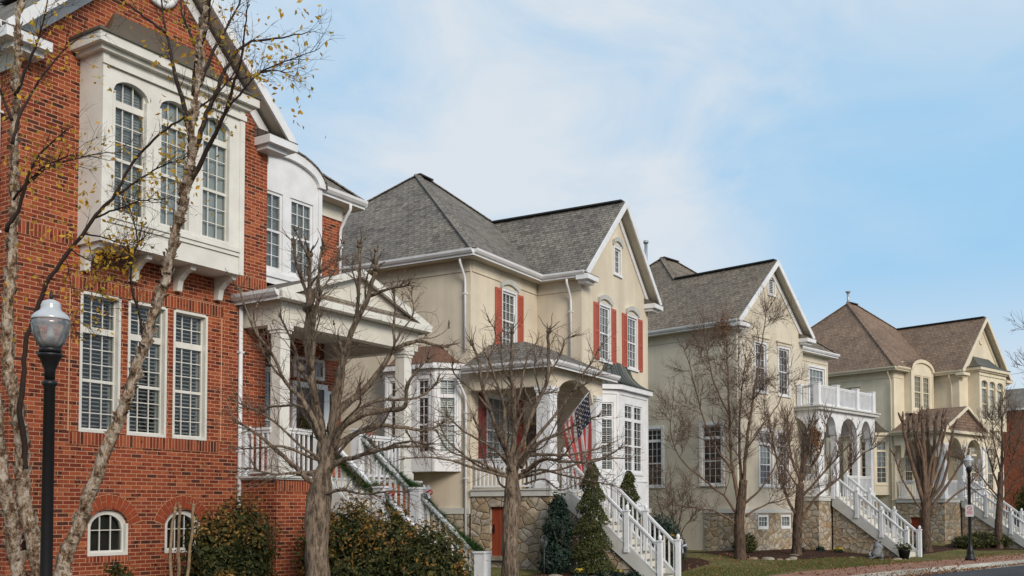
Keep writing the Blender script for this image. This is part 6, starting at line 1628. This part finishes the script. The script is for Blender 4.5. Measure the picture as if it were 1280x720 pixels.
# clearer, deeper blue patch low on the right
dt = nn('VectorMath', operation='DOT_PRODUCT'); dt.inputs[1].default_value = V((.46, 1, .24)).normalized(); nrm = nn('VectorMath', operation='NORMALIZE'); nt.links.new(tc.outputs['Generated'], nrm.inputs[0]); nt.links.new(nrm.outputs[0], dt.inputs[0])
cr = nn('ValToRGB'); ce = cr.color_ramp.elements; cr.color_ramp.interpolation = 'EASE'; ce[0].position = .960; ce[0].color = (1, 1, 1, 1); ce[1].position = .998; ce[1].color = (.22, .22, .22, 1); nt.links.new(dt.outputs['Value'], cr.inputs[0])
vc = nn('MixRGB'); vc.inputs[1].default_value = (3.5, 6.7, 9.7, 1); vc.inputs[2].default_value = (4.7, 7.1, 9.5, 1); nt.links.new(cr.outputs[0], vc.inputs[0]); nt.links.new(vc.outputs[0], veil.inputs[2])
ml = nn('MixRGB', blend_type='MULTIPLY'); ml.inputs[0].default_value = 1; nt.links.new(rp.outputs[0], ml.inputs[1]); nt.links.new(cr.outputs[0], ml.inputs[2])
sz = nn('SeparateXYZ'); nt.links.new(nrm.outputs[0], sz.inputs[0])
hz = nn('ValToRGB'); he = hz.color_ramp.elements; hz.color_ramp.interpolation = 'EASE'; he[0].position = .09; he[0].color = (.8, .8, .8, 1); he[1].position = .25; he[1].color = (0, 0, 0, 1); nt.links.new(sz.outputs[2], hz.inputs[0])
ad = nn('MixRGB', blend_type='LIGHTEN'); ad.inputs[0].default_value = 1; nt.links.new(ml.outputs[0], ad.inputs[1]); nt.links.new(hz.outputs[0], ad.inputs[2])
nt.links.new(ad.outputs[0], mx.inputs[0]); nt.links.new(veil.outputs[0], mx.inputs[1])
nt.links.new(mx.outputs[0], bg.inputs[0]); bg.inputs[1].default_value = .075
nt.links.new(bg.outputs[0], out.inputs[0])
sl = bpy.data.lights.new('sun', 'SUN'); sl.energy = 2.2; sl.angle = radians(24); sl.color = (1, .90, .78)
so = bpy.data.objects.new('sun', sl); COL.objects.link(so)
so.rotation_euler = (V((-sin(SR)*cos(SE), -cos(SR)*cos(SE), -sin(SE)))).to_track_quat('-Z', 'Y').to_euler()
so.location = (20, -20, 40)
vs = S.view_settings; S.display_settings.display_device = 'sRGB'; vs.view_transform = 'Standard'; vs.look = 'None'; vs.exposure = .34; vs.gamma = 1; vs.use_curve_mapping = False
S.render.engine = 'CYCLES'; cy = S.cycles
cy.max_bounces = 8; cy.transparent_max_bounces = 16; cy.diffuse_bounces = 3; cy.glossy_bounces = 3; cy.caustics_reflective = False; cy.caustics_refractive = False
cy.use_denoising = True
